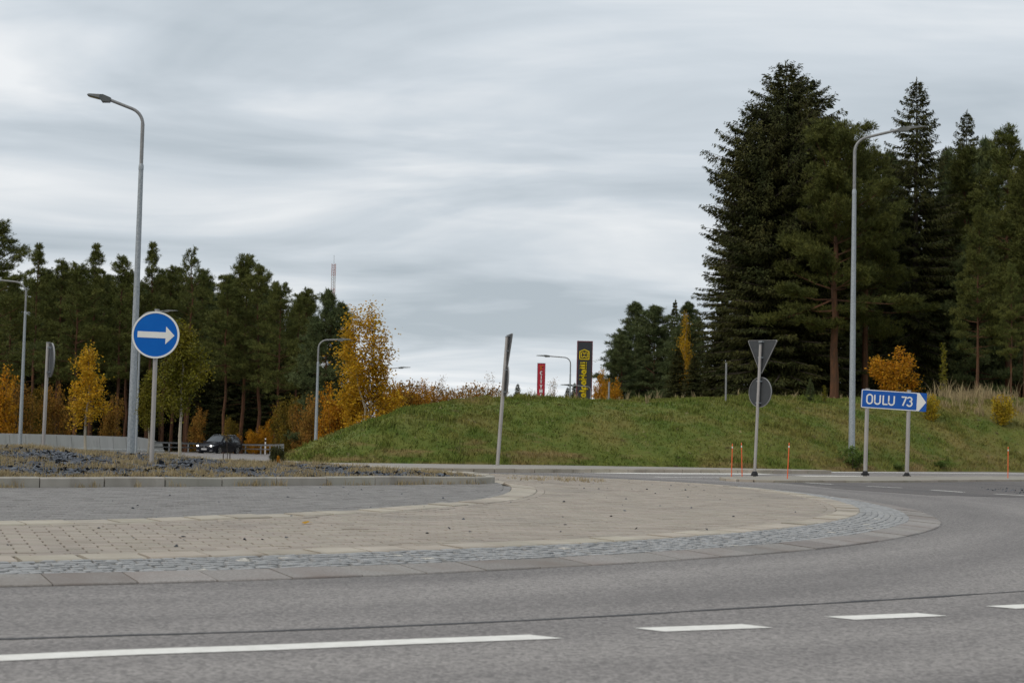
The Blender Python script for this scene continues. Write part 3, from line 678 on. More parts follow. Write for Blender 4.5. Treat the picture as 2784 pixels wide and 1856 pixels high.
def bank_z(x, y):
    s = sdist(x, y); x = np.asarray(x, float); y = np.asarray(y, float)
    top = np.interp(x, [-8, -4, 0, 5, 13, 20, 40], [2.1, 2.3, 2.45, 2.55, 2.8, 3.15, 3.6])
    t = np.clip(s / 7.5, 0, 1); pr = 1 - (1 - t) ** 1.9
    bump = (value_noise(x, y, 0.35, 1) - 0.5) * 0.24 + (value_noise(x, y, 1.1, 2) - 0.5) * 0.10
    z = 0.03 + ground_z(x, y) * (1 - pr) + top * pr + bump * np.clip(s / 1.2, 0, 1)
    return np.where(s > 0, z, ground_z(x, y) - 0.05 + np.maximum(s, -1.5) * 0.4)
V, F = grid(np.concatenate([np.arange(-11, 34, 0.3), np.arange(34, 91, 2.5)]), np.concatenate([np.arange(49, 78, 0.3), np.arange(78, 165, 3)]), bank_z)
zc = V[F].mean(1)[:, 2]; s_ = sdist(V[F].mean(1)[:, 0], V[F].mean(1)[:, 1]); F = F[s_ > -0.8]
bank = link('grass_bank', mesh_arr('grass_bank', V, F, True), 'turf', None, 'structure')
def in_front(n, x0, x1, y0, y1, smax):
    x = rng.uniform(x0, x1, n); y = rng.uniform(y0, y1, n); s = sdist(x, y); ok = (s > 0.02) & (s < smax) & (np.abs(x) < 0.42 * y); return x[ok], y[ok], s[ok]
x, y, s = in_front(108000, -10, 28, 49, 76, 8.5)
h = 0.05 + 0.06 * value_noise(x, y, 0.6, 4) + 0.10 * (value_noise(x, y, 1.3, 14) > 0.78) + 0.05 * (s < 0.6)
V, F = blades(x, y, bank_z(x, y) - 0.02, 3, h, 0.03, 0.9)
link('grass', mesh_arr('grass', V, F), 'blade', None, 'stuff')
# taller dry stems on the brow, thick to the right
x, y, s = in_front(60000, -2, 29, 55, 80, 14); k = np.clip((x / y - 0.262) / 0.02, 0, 1) * (s > 3.6) * (value_noise(x, y, 0.8, 8) > 0.45) * 0.15 + 0.006 * (s > 6)
ok = rng.random(len(x)) < k; x, y = x[ok], y[ok]
V, F = blades(x, y, bank_z(x, y) - 0.02, 6, np.where(x / y > 0.262, rng.uniform(0.2, 0.45, len(x)) + 0.45 * (rng.random(len(x)) > 0.85), rng.uniform(0.2, 0.4, len(x))), 0.03, 0.5)
link('tall_dry_grass', mesh_arr('tall_dry_grass', V, F), 'straw', None, 'stuff')

# ------------------------------------------------------------------ plants: generators
def tris_along(c, d, L_, W_, rs, sag=0.0):
    """leaf blades: triangles from c along d"""
    d = d / np.linalg.norm(d, axis=1)[:, None]; q = rs.normal(size=d.shape); w = np.cross(d, q); w /= np.linalg.norm(w, axis=1)[:, None]
    tip = c + d * L_[:, None]; m = c + d * (L_ * 0.45)[:, None]; tip[:, 2] -= sag * L_
    V = np.stack([c, m + w * W_[:, None] / 2, tip, m - w * W_[:, None] / 2], 1).reshape(-1, 3)
    F = (np.array([[0, 1, 2, 3]]) + (np.arange(len(c)) * 4)[:, None]); return V, F
def pine_mesh(seed, h, cb, R, shape=1.0, tuft=0.30, dens=1.0, dead=True, lean=0.0, spiky=1.0, bark='bark_pine', needle='needle', thick=False):
    rs = np.random.default_rng(seed); mb = MB()
    tp = [Vector((0, 0, -0.6))]; k = 9
    for i in range(1, k + 1):
        t = i / k; tp.append(Vector((lean * t * t * h + rs.normal(0, 0.0028 * h), rs.normal(0, 0.0028 * h), t * h * 0.985)))
    rad = [(0.0095 if not thick else 0.017) * h * (1 - 0.93 * (i / k) ** 0.9) + 0.012 for i in range(k + 1)]
    mb.tube(tp, rad, 8)
    def trunk_at(z):
        f = min(max(z / (h * 0.985), 0), 1) * k; i = min(int(f), k - 1); return tp[i].lerp(tp[i + 1], f - i) if i > 0 else Vector((0, 0, 0)).lerp(tp[1], f)
    cen, dirs = [], []
    z = cb * h; az = rs.uniform(0, 6.28)
    def clump(c, rad, n, up, side):
        for _ in range(n):
            cen.append((c[0] + rs.normal(0, rad), c[1] + rs.normal(0, rad), c[2] + rs.normal(0.04, rad * 0.42))); dirs.append((side[0] * 0.8, side[1] * 0.8, up))
    while z < h * 0.985:
        t = (z - cb * h) / (h - cb * h)
        prof = min(1.0, 0.45 + t / 0.2) * (1 - t) ** (0.72 / shape)
        for b in range(rs.integers(3, 6)):
            if rs.random() < 0.12 * (1 - t): continue
            az += 2.4 + rs.normal(0, 0.55); ln = R * (prof * rs.uniform(0.42, 1.22) + 0.03 * spiky); el = R_(-10 + 66 * t ** 1.2 + rs.normal(0, 9))
            p = trunk_at(z + rs.normal(0, 0.08)); pts = [p]; dvec = Vector((math.cos(az) * math.cos(el), math.sin(az) * math.cos(el), math.sin(el)))
            for q in range(3):
                dvec = (dvec + Vector((rs.normal(0, .12), rs.normal(0, .12), 0.12 + rs.normal(0, .05)))).normalized(); pts.append(pts[-1] + dvec * ln / 3)
            mb.tube(pts, [0.010 * ln + 0.014, 0.008 * ln + .01, 0.006 * ln + .006, 0.005], 3, False)
            m = max(1, int(ln * 2.1 * dens + 0.5)); side_ = (-math.sin(az), math.cos(az))
            for q in range(m + 1):
                f = 0.99 if q == m else rs.uniform(0.38, 0.95); f3 = f * 3; i = min(int(f3), 2); c = pts[i].lerp(pts[i + 1], f3 - i)
                sw = rs.normal(0, 0.30) * ln * (1.05 - f) if q < m else 0.0; rad = 0.10 + 0.075 * min(ln, 2.6)
                clump((c.x + side_[0] * sw, c.y + side_[1] * sw, c.z + abs(rs.normal(0, 0.08))), rad, max(3, int((5 + 3.0 * min(ln, 2.5)) * dens)), 0.9, (dvec.x, dvec.y))
            e_ = pts[-1]
            for q in range(3): cen.append((e_.x + rs.normal(0, .04), e_.y + rs.normal(0, .04), e_.z + 0.12 * q)); dirs.append((dvec.x * .5, dvec.y * .5, 2.0))
        z += (0.50 + 0.32 * (1 - t)) * rs.uniform(0.75, 1.25) * h / 18
    for q in range(10):
        cen.append((tp[-1].x, tp[-1].y, h * (0.945 + 0.05 * q / 10))); dirs.append((0, 0, 2.6))
    for q in range(4):
        a = rs.uniform(0, 6.28); l_ = rs.uniform(0.25, 0.6)
        for w_ in range(4): cen.append((tp[-1].x + math.cos(a) * l_ * (0.4 + w_ * .2), tp[-1].y + math.sin(a) * l_ * (0.4 + w_ * .2), h * 0.94 + w_ * 0.14)); dirs.append((math.cos(a) * .5, math.sin(a) * .5, 2.2))
    if dead:
        for q in range(9):
            zz_ = h * rs.uniform(0.25, cb + 0.04); a = rs.uniform(0, 6.28); p = trunk_at(zz_); ln = rs.uniform(0.5, 1.6); mb.tube([p, p + Vector((math.cos(a) * ln, math.sin(a) * ln, -0.15 * ln))], [0.022, 0.006], 3, False)
    cen = np.array(cen); dirs = np.array(dirs); nn = 13
    c = np.repeat(cen, nn, 0) + rs.normal(0, 0.04, (len(cen) * nn, 3)); d = np.repeat(dirs, nn, 0) + rs.normal(0, 0.75, (len(cen) * nn, 3))
    V, F = tris_along(c, d, rs.uniform(0.6, 1.15, len(c)) * tuft, rs.uniform(0.7, 1.2, len(c)) * tuft * 0.115, rs)
    tm = mb.mesh('pine_trunk', True); tm.materials.append(MT[bark]); cm = mesh_arr('pine_crown', V, F); cm.materials.append(MT[needle]); return tm, cm
def spruce_mesh(seed, h, R, cb=0.04, power=0.8, droop=0.35, dens=1.0, levels=0.36, tops=1, needle='spruce', width=0.10, cap=99):
    rs = np.random.default_rng(seed); mb = MB(); C, D, LL = [], [], []
    for tpi in range(tops):
        hh = h * (1, 0.955, 0.88)[tpi]; ox, oy = ((0, 0), (1.5, 0.4), (-1.7, -0.3))[tpi]; cp = cap * (1, 0.72, 0.72)[tpi]
        mb.tube([(ox * 0.3, oy * .3, -0.5), (ox * .7, oy * .7, hh * .3), (ox, oy, hh * 0.7), (ox, oy, hh)], [0.014 * h + .02, 0.011 * h, 0.006 * h, 0.01], 8)
        z = cb * h; az = rs.uniform(0, 6.28)
        while z < hh - 0.1:
            t = z / hh; prof = (1 - t) ** power * min(1, 0.75 + t * 1.2)
            for b in range(6 if t < 0.85 else 5):
                az += 2.4 + rs.normal(0, .35); ln = max(0.15, min(R * prof, cp) * rs.uniform(0.72, 1.12)); n = 6; el = 0.20 * (t * 2.2 - 0.9)
                pts = []; r_ = 0; zz_ = z
                for q in range(n + 1):
                    f = q / n; pts.append((ox + math.cos(az) * ln * f, oy + math.sin(az) * ln * f, z + ln * (el * f - droop * f * f * (1 - t * .9) + 0.20 * f ** 4)))
                pts = np.array(pts); mb.tube([pts[0], pts[3], pts[6]], [0.012 * ln + .012, .008 * ln + .006, 0.004], 3, False)
                m = max(5, int(ln / 0.085 * dens)); f = np.sort(rs.uniform(0.12, 1, m)); base = np.stack([np.interp(f, np.linspace(0, 1, n + 1), pts[:, i]) for i in range(3)], 1)
                out = np.array([math.cos(az), math.sin(az), 0]); side = np.array([-math.sin(az), math.cos(az), 0])
                sl = (0.18 + 0.30 * ln ** 0.6 * (1 - f) * 0.9) 
                for rep in range(5):
                    sgn = rs.choice([-1, 1], m)[:, None]
                    d = out[None] * rs.uniform(0.3, 1.0, (m, 1)) + side[None] * sgn * rs.uniform(0.1, 1.1, (m, 1)) + np.array([0, 0, 1.0])[None] * (rs.uniform(-0.75, 0.10, (m, 1)) - 0.15 + 0.45 * (t > 0.9))
                    C.append(base + rs.normal(0, 0.05, base.shape) + side[None] * sgn * rs.uniform(0, 0.22, (m, 1)) * ln ** .5); D.append(d); LL.append(sl * rs.uniform(0.45, 1.15, m))
            z += levels * rs.uniform(0.75, 1.25) * (0.6 + 0.5 * (1 - t))
        C.append(np.array([(ox, oy, hh - 0.45 + 0.05 * q) for q in range(10)])); D.append(np.array([(rs.normal(0, .3), rs.normal(0, .3), 1) for q in range(10)])); LL.append(np.full(10, 0.4))
    C, D, LL = np.concatenate(C), np.concatenate(D), np.concatenate(LL)
    V, F = tris_along(C, D, LL, np.full(len(C), width) * rs.uniform(0.8, 1.3, len(C)), rs, 0.12)
    tm = mb.mesh('spruce_trunk', True); tm.materials.append(MT['bark_grey']); cm = mesh_arr('spruce_crown', V, F); cm.materials.append(MT[needle]); return tm, cm
def leafy_mesh(seed, h, R, cb, nleaf, leaf, lm, bark, stems=1, droop=0.3, power=0.7, hole=0.0, trunk_r=0.012, bush=False):
    rs = np.random.default_rng(seed); mb = MB(); C = []
    for s in range(stems):
        ax, ay = (0, 0) if stems == 1 or s == 0 else (rs.normal(0, R * 0.45), rs.normal(0, R * .45)); hh = h * (1 if s == 0 else rs.uniform(0.6, 1.0)); k = 6
        tp = [Vector((ax * 0.25, ay * 0.25, -0.15))]
        for i in range(1, k + 1): tp.append(Vector((ax * (0.25 + 0.75 * i / k) + rs.normal(0, .012 * h), ay * (0.25 + .75 * i / k) + rs.normal(0, .012 * h), hh * i / k)))
        mb.tube(tp, [max(0.006, trunk_r * h * (1 - .9 * i / k) / (stems ** .4)) for i in range(k + 1)], 6)
        nb = int(26 / stems ** 0.6) + 5
        for b in range(nb):
            t = (b + rs.random()) / nb; z = hh * (cb + (1 - cb) * t * 0.97); f = min(max(z / hh, 0), 1) * k; i = min(int(f), k - 1); p = tp[i].lerp(tp[i + 1], f - i) if i > 0 else Vector((ax * .25, ay * .25, 0)).lerp(tp[1], f)
            az = rs.uniform(0, 6.28); ln = R * ((1 - t) ** power * min(1, .45 + t * 2.2) * rs.uniform(.55, 1.15) + 0.07) * (0.8 if stems > 1 else 1); el = R_(30 + 35 * t + rs.normal(0, 10))
            d = Vector((math.cos(az) * math.cos(el), math.sin(az) * math.cos(el), math.sin(el))); pts = [p]
            for q in range(3):
                pts.append(pts[-1] + d * ln / 3); d = (d + Vector((rs.normal(0, .15), rs.normal(0, .15), -droop * (0.6 + q * .3)))).normalized()
            mb.tube(pts, [0.005 * ln + 0.002 * h * .6, 0.004 * ln, .003 * ln, 0.002], 3, False)
            m = int(nleaf / (nb * stems) * (0.35 + 1.3 * ln / R)); cl = max(1, m // 14)
            for c_ in range(cl):
                ff = rs.uniform(0.25, 1.02) * 3; i2 = min(int(ff), 2); q = pts[i2].lerp(pts[min(i2 + 1, 3)], min(ff - i2, 1)); sp = 0.10 * R + 0.035 * h * rs.uniform(0.5, 1.4)
                pp = rs.normal(0, 1, (14, 3)) * np.array([sp, sp, sp * 1.2]) * 0.48 + np.array(q); pp[:, 2] -= np.abs(rs.normal(0, droop * sp, 14)); C.append(pp)
    C = np.concatenate(C); n = len(C); d = rs.normal(size=(n, 3)); d[:, 2] -= 0.4
    V, F = tris_along(C, d, rs.uniform(0.7, 1.3, n) * leaf, rs.uniform(0.7, 1.2, n) * leaf * 0.75, rs)
    tm = mb.mesh('stem', True); tm.materials.append(MT[bark]); cm = mesh_arr('foliage', V, F); cm.materials.append(MT[lm]); return tm, cm

def plant(name, meshes, label, cat, loc, scale=1.0, rz=None, group=None, sx=None, parts=('trunk', 'crown')):
    o = thing(name, label, cat, loc, random.uniform(0, 6.28) if rz is None else rz, group)
    o.scale = (sx if sx else scale, sx if sx else scale, scale)
    for nm, me in zip(parts, meshes): link(nm, me, None, o)
    return o

PINES = [pine_mesh(11, 18, 0.38, 2.9, 1.1), pine_mesh(12, 18, 0.46, 2.5, 0.9, spiky=1.6), pine_mesh(13, 18, 0.34, 3.4, 1.4), pine_mesh(14, 18, 0.42, 3.1, 1.25, lean=0.03)]
PINE_OPEN = pine_mesh(21, 18, 0.50, 2.9, 1.2, dens=0.72)
PINE_YOUNG = [pine_mesh(31, 12, 0.10, 3.0, 1.0, dens=1.15, dead=False, needle='needle_blue', spiky=1.8), pine_mesh(32, 12, 0.06, 3.3, 1.2, dens=1.15, dead=False, needle='needle_blue', spiky=1.6)]
SPRUCE_BIG = spruce_mesh(41, 22, 8.6, power=0.62, droop=0.30, dens=1.0, tops=3, levels=0.42, width=0.072, cap=4.9)
SPRUCE_TALL = spruce_mesh(42, 21, 5.6, power=0.62, droop=0.42, dens=1.0, levels=0.52, width=0.068, cap=4.0)
SPRUCE_FAR = spruce_mesh(43, 14, 2.6, power=0.7, droop=0.35, dens=1.0, levels=0.42, width=0.11)
PINE_OLD = pine_mesh(51, 17.5, 0.30, 4.6, 2.3, tuft=0.30, dens=1.35, thick=True, needle='needle_light')
PINE_EDGE = [pine_mesh(52, 17, 0.26, 3.2, 1.3, dens=1.15, needle='needle_light'), pine_mesh(53, 17, 0.32, 3.2, 1.6, dens=1.15)]
BIRCH_Y = leafy_mesh(61, 11, 2.3, 0.10, 14000, 0.15, 'yellow_leaf', 'bark_birch', stems=3, droop=0.35, power=0.5)
BIRCH_THIN = leafy_mesh(77, 11, 2.2, 0.30, 4200, 0.16, 'yellow_leaf', 'bark_birch', stems=2, droop=0.35, power=0.5)
BIRCH_YOUNG = leafy_mesh(62, 3.0, 0.95, 0.36, 11000, 0.056, 'green_leaf', 'bark_birch', droop=0.22, power=0.95, trunk_r=0.014)
BIRCH_GOLD = leafy_mesh(63, 2.4, 0.62, 0.28, 4200, 0.050, 'yellow_leaf', 'bark_birch', droop=0.25, power=0.7, trunk_r=0.014)
BUSH_O = leafy_mesh(64, 3.2, 1.5, 0.06, 6500, 0.115, 'orange_leaf', 'bark_grey', stems=6, droop=0.12, power=0.5)
BUSH_R = leafy_mesh(65, 3.2, 1.6, 0.06, 4200, 0.125, 'brown_leaf', 'bark_grey', stems=6, droop=0.12, power=0.5)
BUSH_D = leafy_mesh(66, 3.0, 1.6, 0.03, 6000, 0.12, 'dull_leaf', 'bark_grey', stems=6, droop=0.15, power=0.5)
BUSH_G = leafy_mesh(67, 0.9, 0.6, 0.02, 2600, 0.07, 'bush_leaf', 'bark_grey', stems=7, droop=0.15, power=0.4)
BUSH_L = leafy_mesh(68, 1.2, 0.75, 0.02, 3200, 0.075, 'lemon_leaf', 'bark_grey', stems=8, droop=0.1, power=0.4)
POPLAR = leafy_mesh(69, 3.0, 0.42, 0.10, 900, 0.10, 'green_leaf', 'bark_grey', droop=0.1, power=0.5)
BARE = leafy_mesh(70, 5, 1.0, 0.1, 500, 0.09, 'brown_leaf', 'bark_grey', stems=2, droop=0.0, power=0.6)
SEEDLING = spruce_mesh(71, 0.45, 0.20, cb=0.05, power=0.7, droop=0.1, dens=2.2, levels=0.05, width=0.02)

def base_at(px, d, zf=gz):
    q = PD(px, 980, d); return Vector((q.x, d, zf(q.x, d)))
bz = lambda x, y: float(bank_z(np.array([x]), np.array([y]))[0])
def on_bank(px, py, d0=50.0, d1=80.0):
    d = d0
    while d < d1:
        q = PD(px, py, d)
        if q.z <= bz(q.x, d): break
        d += 0.05
    return q
CROWN = {}
def crown_top(me):
    if me.name not in CROWN:
        a = np.empty(len(me.vertices) * 3, np.float32); me.vertices.foreach_get('co', a); CROWN[me.name] = float(np.sort(a[2::3])[-12])
    return CROWN[me.name]
def stand(px, top, d, meshes, mh, name, label, cat, group=None, zf=gz, wide=1.0, **kw):
    """a plant on the ground at column px and depth d, as tall as its top in the photograph"""
    b = base_at(px, d, zf); t = PD(px, top, d); mh = crown_top(meshes[1]); s = (t.z - b.z) / mh
    return plant(name, meshes, label, cat, b, s, sx=s * wide, group=group, **kw)

# left forest --------------------------------------------------------------
GP = 'tall pines of the forest behind the concrete barrier'
front = [(-22, 500, 118, 2, 1.35, 'tallest dense pine cut by the left edge of the photo'),
 (72, 556, 140, 1, 1.0, 'pine with thin spire tip above the far-left lamp post'),
 (128, 592, 143, 0, 1.1, 'lower pine just right of the thin spired one'),
 (168, 600, 138, 2, 1.15, 'bushy yellowish pine left of the tall lamp post'),
 (207, 556, 142, 1, 1.05, 'pine with a slender spire left of the tall lamp post'),
 (268, 582, 139, 0, 1.05, 'pine touching the tall lamp post on its left'),
 (337, 553, 141, 1, 0.95, 'narrow pointed pine directly right of the tall lamp post'),
 (372, 606, 144, 3, 0.95, 'short pine crown between tall lamp post and open pine'),
 (515, 628, 136, 3, 1.1, 'pine with bare red trunk over the dark car'),
 (556, 580, 140, 2, 1.15, 'broad ragged pine, the highest one over the dark car'),
 (592, 604, 137, 3, 1.1, 'wind swept pine right of the highest one'),
 (636, 646, 134, 2, 1.05, 'full crowned pine over the guard rail'),
 (678, 682, 138, 1, 1.0, 'slim light green pine stepping down towards the mast')]
for px, top, d, k, wd, lab in front:
    stand(px, top, d, PINES[k], 18, 'pine_tree', lab, 'pine tree', GP, wide=wd)
stand(430, 565, 141, PINE_OPEN, 18, 'pine_tree', 'see-through pine with airy layered crown above the arrow sign', 'pine tree', GP, wide=0.95)
stand(745, 660, 120, PINE_YOUNG[0], 12, 'pine_tree', 'full green pine in front of the red and white mast', 'pine tree', GP, wide=1.0)
stand(778, 690, 123, PINE_YOUNG[1], 12, 'pine_tree', 'pine beside the tall yellow birch', 'pine tree', GP, wide=0.85)
rs = random.Random(5)
for row, (d, n, t0) in enumerate(((152, 10, 612), (160, 10, 622), (170, 10, 634), (184, 11, 650))):
    for i in range(n):
        px = -30 + 740 * (i + rs.uniform(0.15, 0.85)) / n; top = t0 + rs.uniform(-8, 26) + max(0, px - 560) * 0.34
        stand(px, top, d, PINES[rs.randrange(4)] if row < 2 else PINE_YOUNG[rs.randrange(2)], 18 if row < 2 else 12, 'pine_tree', 'pine standing deep inside the dark forest behind the front row', 'pine tree', 'pines deep in the left forest', wide=rs.uniform(1.0, 1.25))
for i in range(40):
    px = -20 + 790 * (i + rs.uniform(0.1, 0.9)) / 40; d = rs.choice((146, 155, 165, 178))
    stand(px, rs.uniform(775, 850), d, SPRUCE_FAR, 14, 'spruce_tree', 'dark understorey spruce filling the shade between pine trunks', 'spruce tree', 'understorey spruces in the left forest', wide=rs.uniform(1.2, 1.8))
for px, top, d, ms, wd, lab in ((10, 838, 112, BUSH_O, 1.0, 'bright orange bush at the left edge behind the barrier'), (48, 872, 116, BUSH_R, 1.0, 'russet bush behind the far-left lamp post'),
        (132, 880, 118, BUSH_R, 0.9, 'brownish bush behind the round sign seen from its back'), (95, 885, 122, BUSH_D, 0.9, 'dull bush left of the round sign post, behind the barrier'),
        (255, 905, 126, BUSH_R, 0.8, 'small russet bush behind the barrier near the tall lamp post'),
        (455, 935, 138, BUSH_R, 0.9, 'russet bush left of the dark car'), (528, 962, 137, BUSH_D, 1.0, 'olive bush directly behind the dark car'), (575, 985, 136, BUSH_O, 1.25, 'orange bush right of the dark car along the guard rail'),
        (548, 995, 134, BUSH_O, 1.3, 'low orange bush seen over the roof of the dark car'), (598, 978, 133, BUSH_O, 1.5, 'orange bush between the dark car and the white tipped marker'), (632, 950, 136, BUSH_O, 1.0, 'orange bush above the curved end of the guard rail'), (612, 968, 139, BUSH_O, 1.1, 'taller orange bush behind the white tipped marker post'), (645, 925, 132, BUSH_D, 1.1, 'olive yellow bush behind the end of the guard rail'), (672, 905, 128, BUSH_D, 1.0, 'greenish bush at the foot of the grass bank, behind it'),
        (690, 925, 120, BUSH_R, 0.9, 'russet bush left of the curved lamp behind the bank'), (752, 878, 108, BUSH_O, 1.0, 'vivid orange bush right of the curved lamp behind the bank'), (715, 905, 112, BUSH_R, 0.9, 'red-brown bush partly behind the curved lamp post')):
    stand(px, top, d, ms, 3.2 if ms in (BUSH_O, BUSH_R) else 3.0, 'bush', lab, 'bush', 'autumn bushes along the forest edge', wide=wd * 0.75, parts=('stem', 'foliage'))
stand(850, 690, 104, BIRCH_Y, 11, 'birch_tree', 'tall golden birch alone at the end of the forest', 'birch tree', None, wide=1.35)
stand(815, 800, 106, BIRCH_Y, 11, 'birch_tree', 'shorter golden birch tucked against the tall one', 'birch tree', None, wide=0.9)
stand(880, 845, 108, BUSH_O, 3.2, 'bush', 'golden bush at the foot of the tall birch, behind the bank', 'bush', None, wide=0.55, parts=('stem', 'foliage'))

# right forest --------------------------------------------------------------
stand(1795, 142, 95, SPRUCE_BIG, 22, 'spruce_tree', 'huge broad spruce, the tallest tree, with a rounded top', 'spruce tree', None, bz, wide=0.98, rz=0.0)
stand(2100, 185, 98, SPRUCE_TALL, 21, 'spruce_tree', 'tall pointed spruce behind the head of the lamp post', 'spruce tree', None, bz, wide=0.88, rz=2.0)
stand(2216, 258, 108, SPRUCE_TALL, 21, 'spruce_tree', 'slim spruce tip showing over the pines right of the pointed spruce', 'spruce tree', None, bz, wide=0.75, rz=4.0)
stand(1915, 262, 90, PINE_OLD, 17.5, 'pine_tree', 'old pine with thick red trunk and clumped crown left of the lamp post', 'pine tree', None, bz, wide=1.05, rz=1.0)
stand(1985, 330, 95, PINE_OLD, 17.5, 'pine_tree', 'pine crown crossed by the lamp post, behind the old red-trunk pine', 'pine tree', None, bz, wide=0.9, rz=3.2)
stand(2245, 470, 84, PINE_EDGE[0], 17, 'pine_tree', 'slender olive pine with straight thin trunk above the sign', 'pine tree', None, bz, wide=0.9, rz=0.3)
stand(2312, 285, 96, PINE_EDGE[1], 17, 'pine_tree', 'tall pine with spiky top near the right edge', 'pine tree', None, bz, wide=1.15, rz=1.3)
stand(2215, 330, 100, PINE_EDGE[0], 17, 'pine_tree', 'wide pine under the slim spruce tip', 'pine tree', None, bz, wide=1.2, rz=4.3)
stand(2355, 340, 92, PINE_EDGE[0], 17, 'pine_tree', 'pine cut by the right edge of the photo', 'pine tree', None, bz, wide=1.15, rz=2.3)
stand(2322, 600, 82, PINE_EDGE[1], 17, 'pine_tree', 'thin yellowing pine with grey trunk close to the right edge', 'pine tree', None, bz, wide=0.75, rz=5.3)
stand(2170, 335, 104, PINE_YOUNG[0], 12, 'pine_tree', 'full pine filling the gap right of the pointed spruce', 'pine tree', None, bz, wide=0.85, rz=1.1)
stand(2265, 312, 106, PINE_YOUNG[1], 12, 'pine_tree', 'bushy pine between slim spruce tip and the spiky topped pine', 'pine tree', None, bz, wide=0.8, rz=2.2)
stand(2040, 345, 104, PINE_YOUNG[1], 12, 'pine_tree', 'full pine between lamp post and the pointed spruce', 'pine tree', None, bz, wide=0.75, rz=4.0)
stand(2340, 395, 102, PINE_YOUNG[0], 12, 'pine_tree', 'lower full pine behind the one cut by the right edge', 'pine tree', None, bz, wide=0.9, rz=0.2)
stand(2245, 520, 96, PINE_YOUNG[1], 12, 'pine_tree', 'dense lower pine behind the slender olive one', 'pine tree', None, bz, wide=1.0, rz=3.1)
stand(1690, 400, 104, SPRUCE_TALL, 21, 'spruce_tree', 'dark spruce half hidden on the left flank of the huge one', 'spruce tree', None, bz, wide=1.05, rz=3.0)
for i, (px, top, d) in enumerate(((1870, 420, 112), (2020, 420, 115), (2080, 480, 112), (2160, 440, 118), (2270, 430, 116), (2340, 470, 115), (1960, 520, 120), (2200, 520, 122), (1800, 480, 116), (2390, 420, 118))):
    stand(px, top, d, SPRUCE_TALL, 21, 'spruce_tree', 'dark spruce deep inside the stand on the bank', 'spruce tree', 'spruces deep in the right stand', bz, wide=1.25)
for i, (px, top, d) in enumerate(((2030, 690, 104), (2120, 680, 106), (2190, 700, 102), (2290, 690, 108), (2350, 700, 104), (1760, 640, 106), (1850, 640, 107), (1950, 690, 110), (1660, 690, 104), (2240, 740, 112), (2080, 760, 115), (1890, 740, 114))):
    stand(px, top, d, SPRUCE_FAR, 14, 'spruce_tree', 'low dark spruce filling the shade under the tall trees', 'spruce tree', 'understorey spruces in the right stand', bz, wide=1.5)
for px, top, d, k, lab in ((1458, 690, 150, 0, 'green pine with pointed tip right of the black pylon'), (1500, 698, 146, 1, 'full round pine right of the pointed one beyond the bank'), (1425, 765, 140, 1, 'lower pine at the left end of the right-hand wood'), (1580, 690, 132, 0, 'pine against the left flank of the huge spruce')):
    stand(px, top, d, PINE_YOUNG[k], 12, 'pine_tree', lab, 'pine tree', 'pines at the left end of the right-hand wood', bz, wide=1.35)
for i, (px, top, d) in enumerate(((1405, 850, 142), (1440, 790, 154), (1478, 760, 156), (1525, 755, 154), (1562, 745, 150), (1600, 730, 140), (1515, 820, 148), (1555, 800, 102), (1592, 815, 98), (1640, 790, 104))):
    stand(px, top, d, SPRUCE_FAR, 14, 'spruce_tree', 'low dark spruce under the pines at the end of the right-hand wood', 'spruce tree', 'understorey spruces at the end of the right-hand wood', bz, wide=1.7)
stand(1546, 692, 160, SPRUCE_FAR, 14, 'spruce_tree', 'small spruce spire between two pines beyond the bank', 'spruce tree', None, bz, wide=0.7)
for px, top, d, ms, mh, wd, lab in ((1572, 712, 106, BIRCH_THIN, 11, 0.75, 'yellow birch sprays showing beside the huge spruce'),):
    stand(px, top, d, ms, mh, 'birch_tree', lab, 'birch tree', None, bz, wide=wd)
for px, top, d, ms, mh, wd, lab in ((1378, 845, 130, BUSH_O, 3.2, 0.6, 'orange bush against the black pylon'), (1395, 870, 126, BUSH_O, 3.2, 0.7, 'spreading orange bush at the foot of the wood'), (2062, 795, 80, BUSH_O, 3.2, 1.3, 'rounded orange bush under the dark trees, above the blue direction sign'),
        (2300, 905, 69, BUSH_L, 1.2, 1.0, 'lemon yellow bush on the brow near the right edge'), (2140, 905, 67, BUSH_L, 1.2, 0.9, 'yellow bush directly right of the blue direction sign')):
    stand(px, top, d, ms, mh, 'bush', lab, 'bush', 'autumn bushes on the bank', bz, wide=wd, parts=('stem', 'foliage'))
stand(2165, 788, 74, POPLAR, 3.0, 'sapling', 'upright yellow-green sapling between orange bush and tall grass', 'sapling', None, bz, wide=0.8)
stand(1860, 868, 66, PINE_YOUNG[0], 12, 'pine_sapling', 'knee-high green pine sapling on the brow left of the red trunk', 'sapling', None, bz, wide=0.9)
stand(1892, 885, 66, POPLAR, 3.0, 'sapling', 'small leafy shoot beside the pine sapling on the brow', 'sapling', None, bz, wide=1.6)
for px, py, sc, lab in ((1958, 1072, 1.0, 'green leafy bush at the foot of the right lamp post'), (2161, 1074, 0.62, 'low green plant at the foot of the bank right of the blue sign'), (2062, 1078, 0.5, 'small leafy plant at the foot of the bank between the sign posts')):
    q = on_bank(px, py); o = plant('bush', BUSH_G, lab, 'bush', (q.x, q.y, bz(q.x, q.y)), sc * (0.8 if sc == 1 else 0.45), parts=('stem', 'foliage'), sx=sc * 1.15)
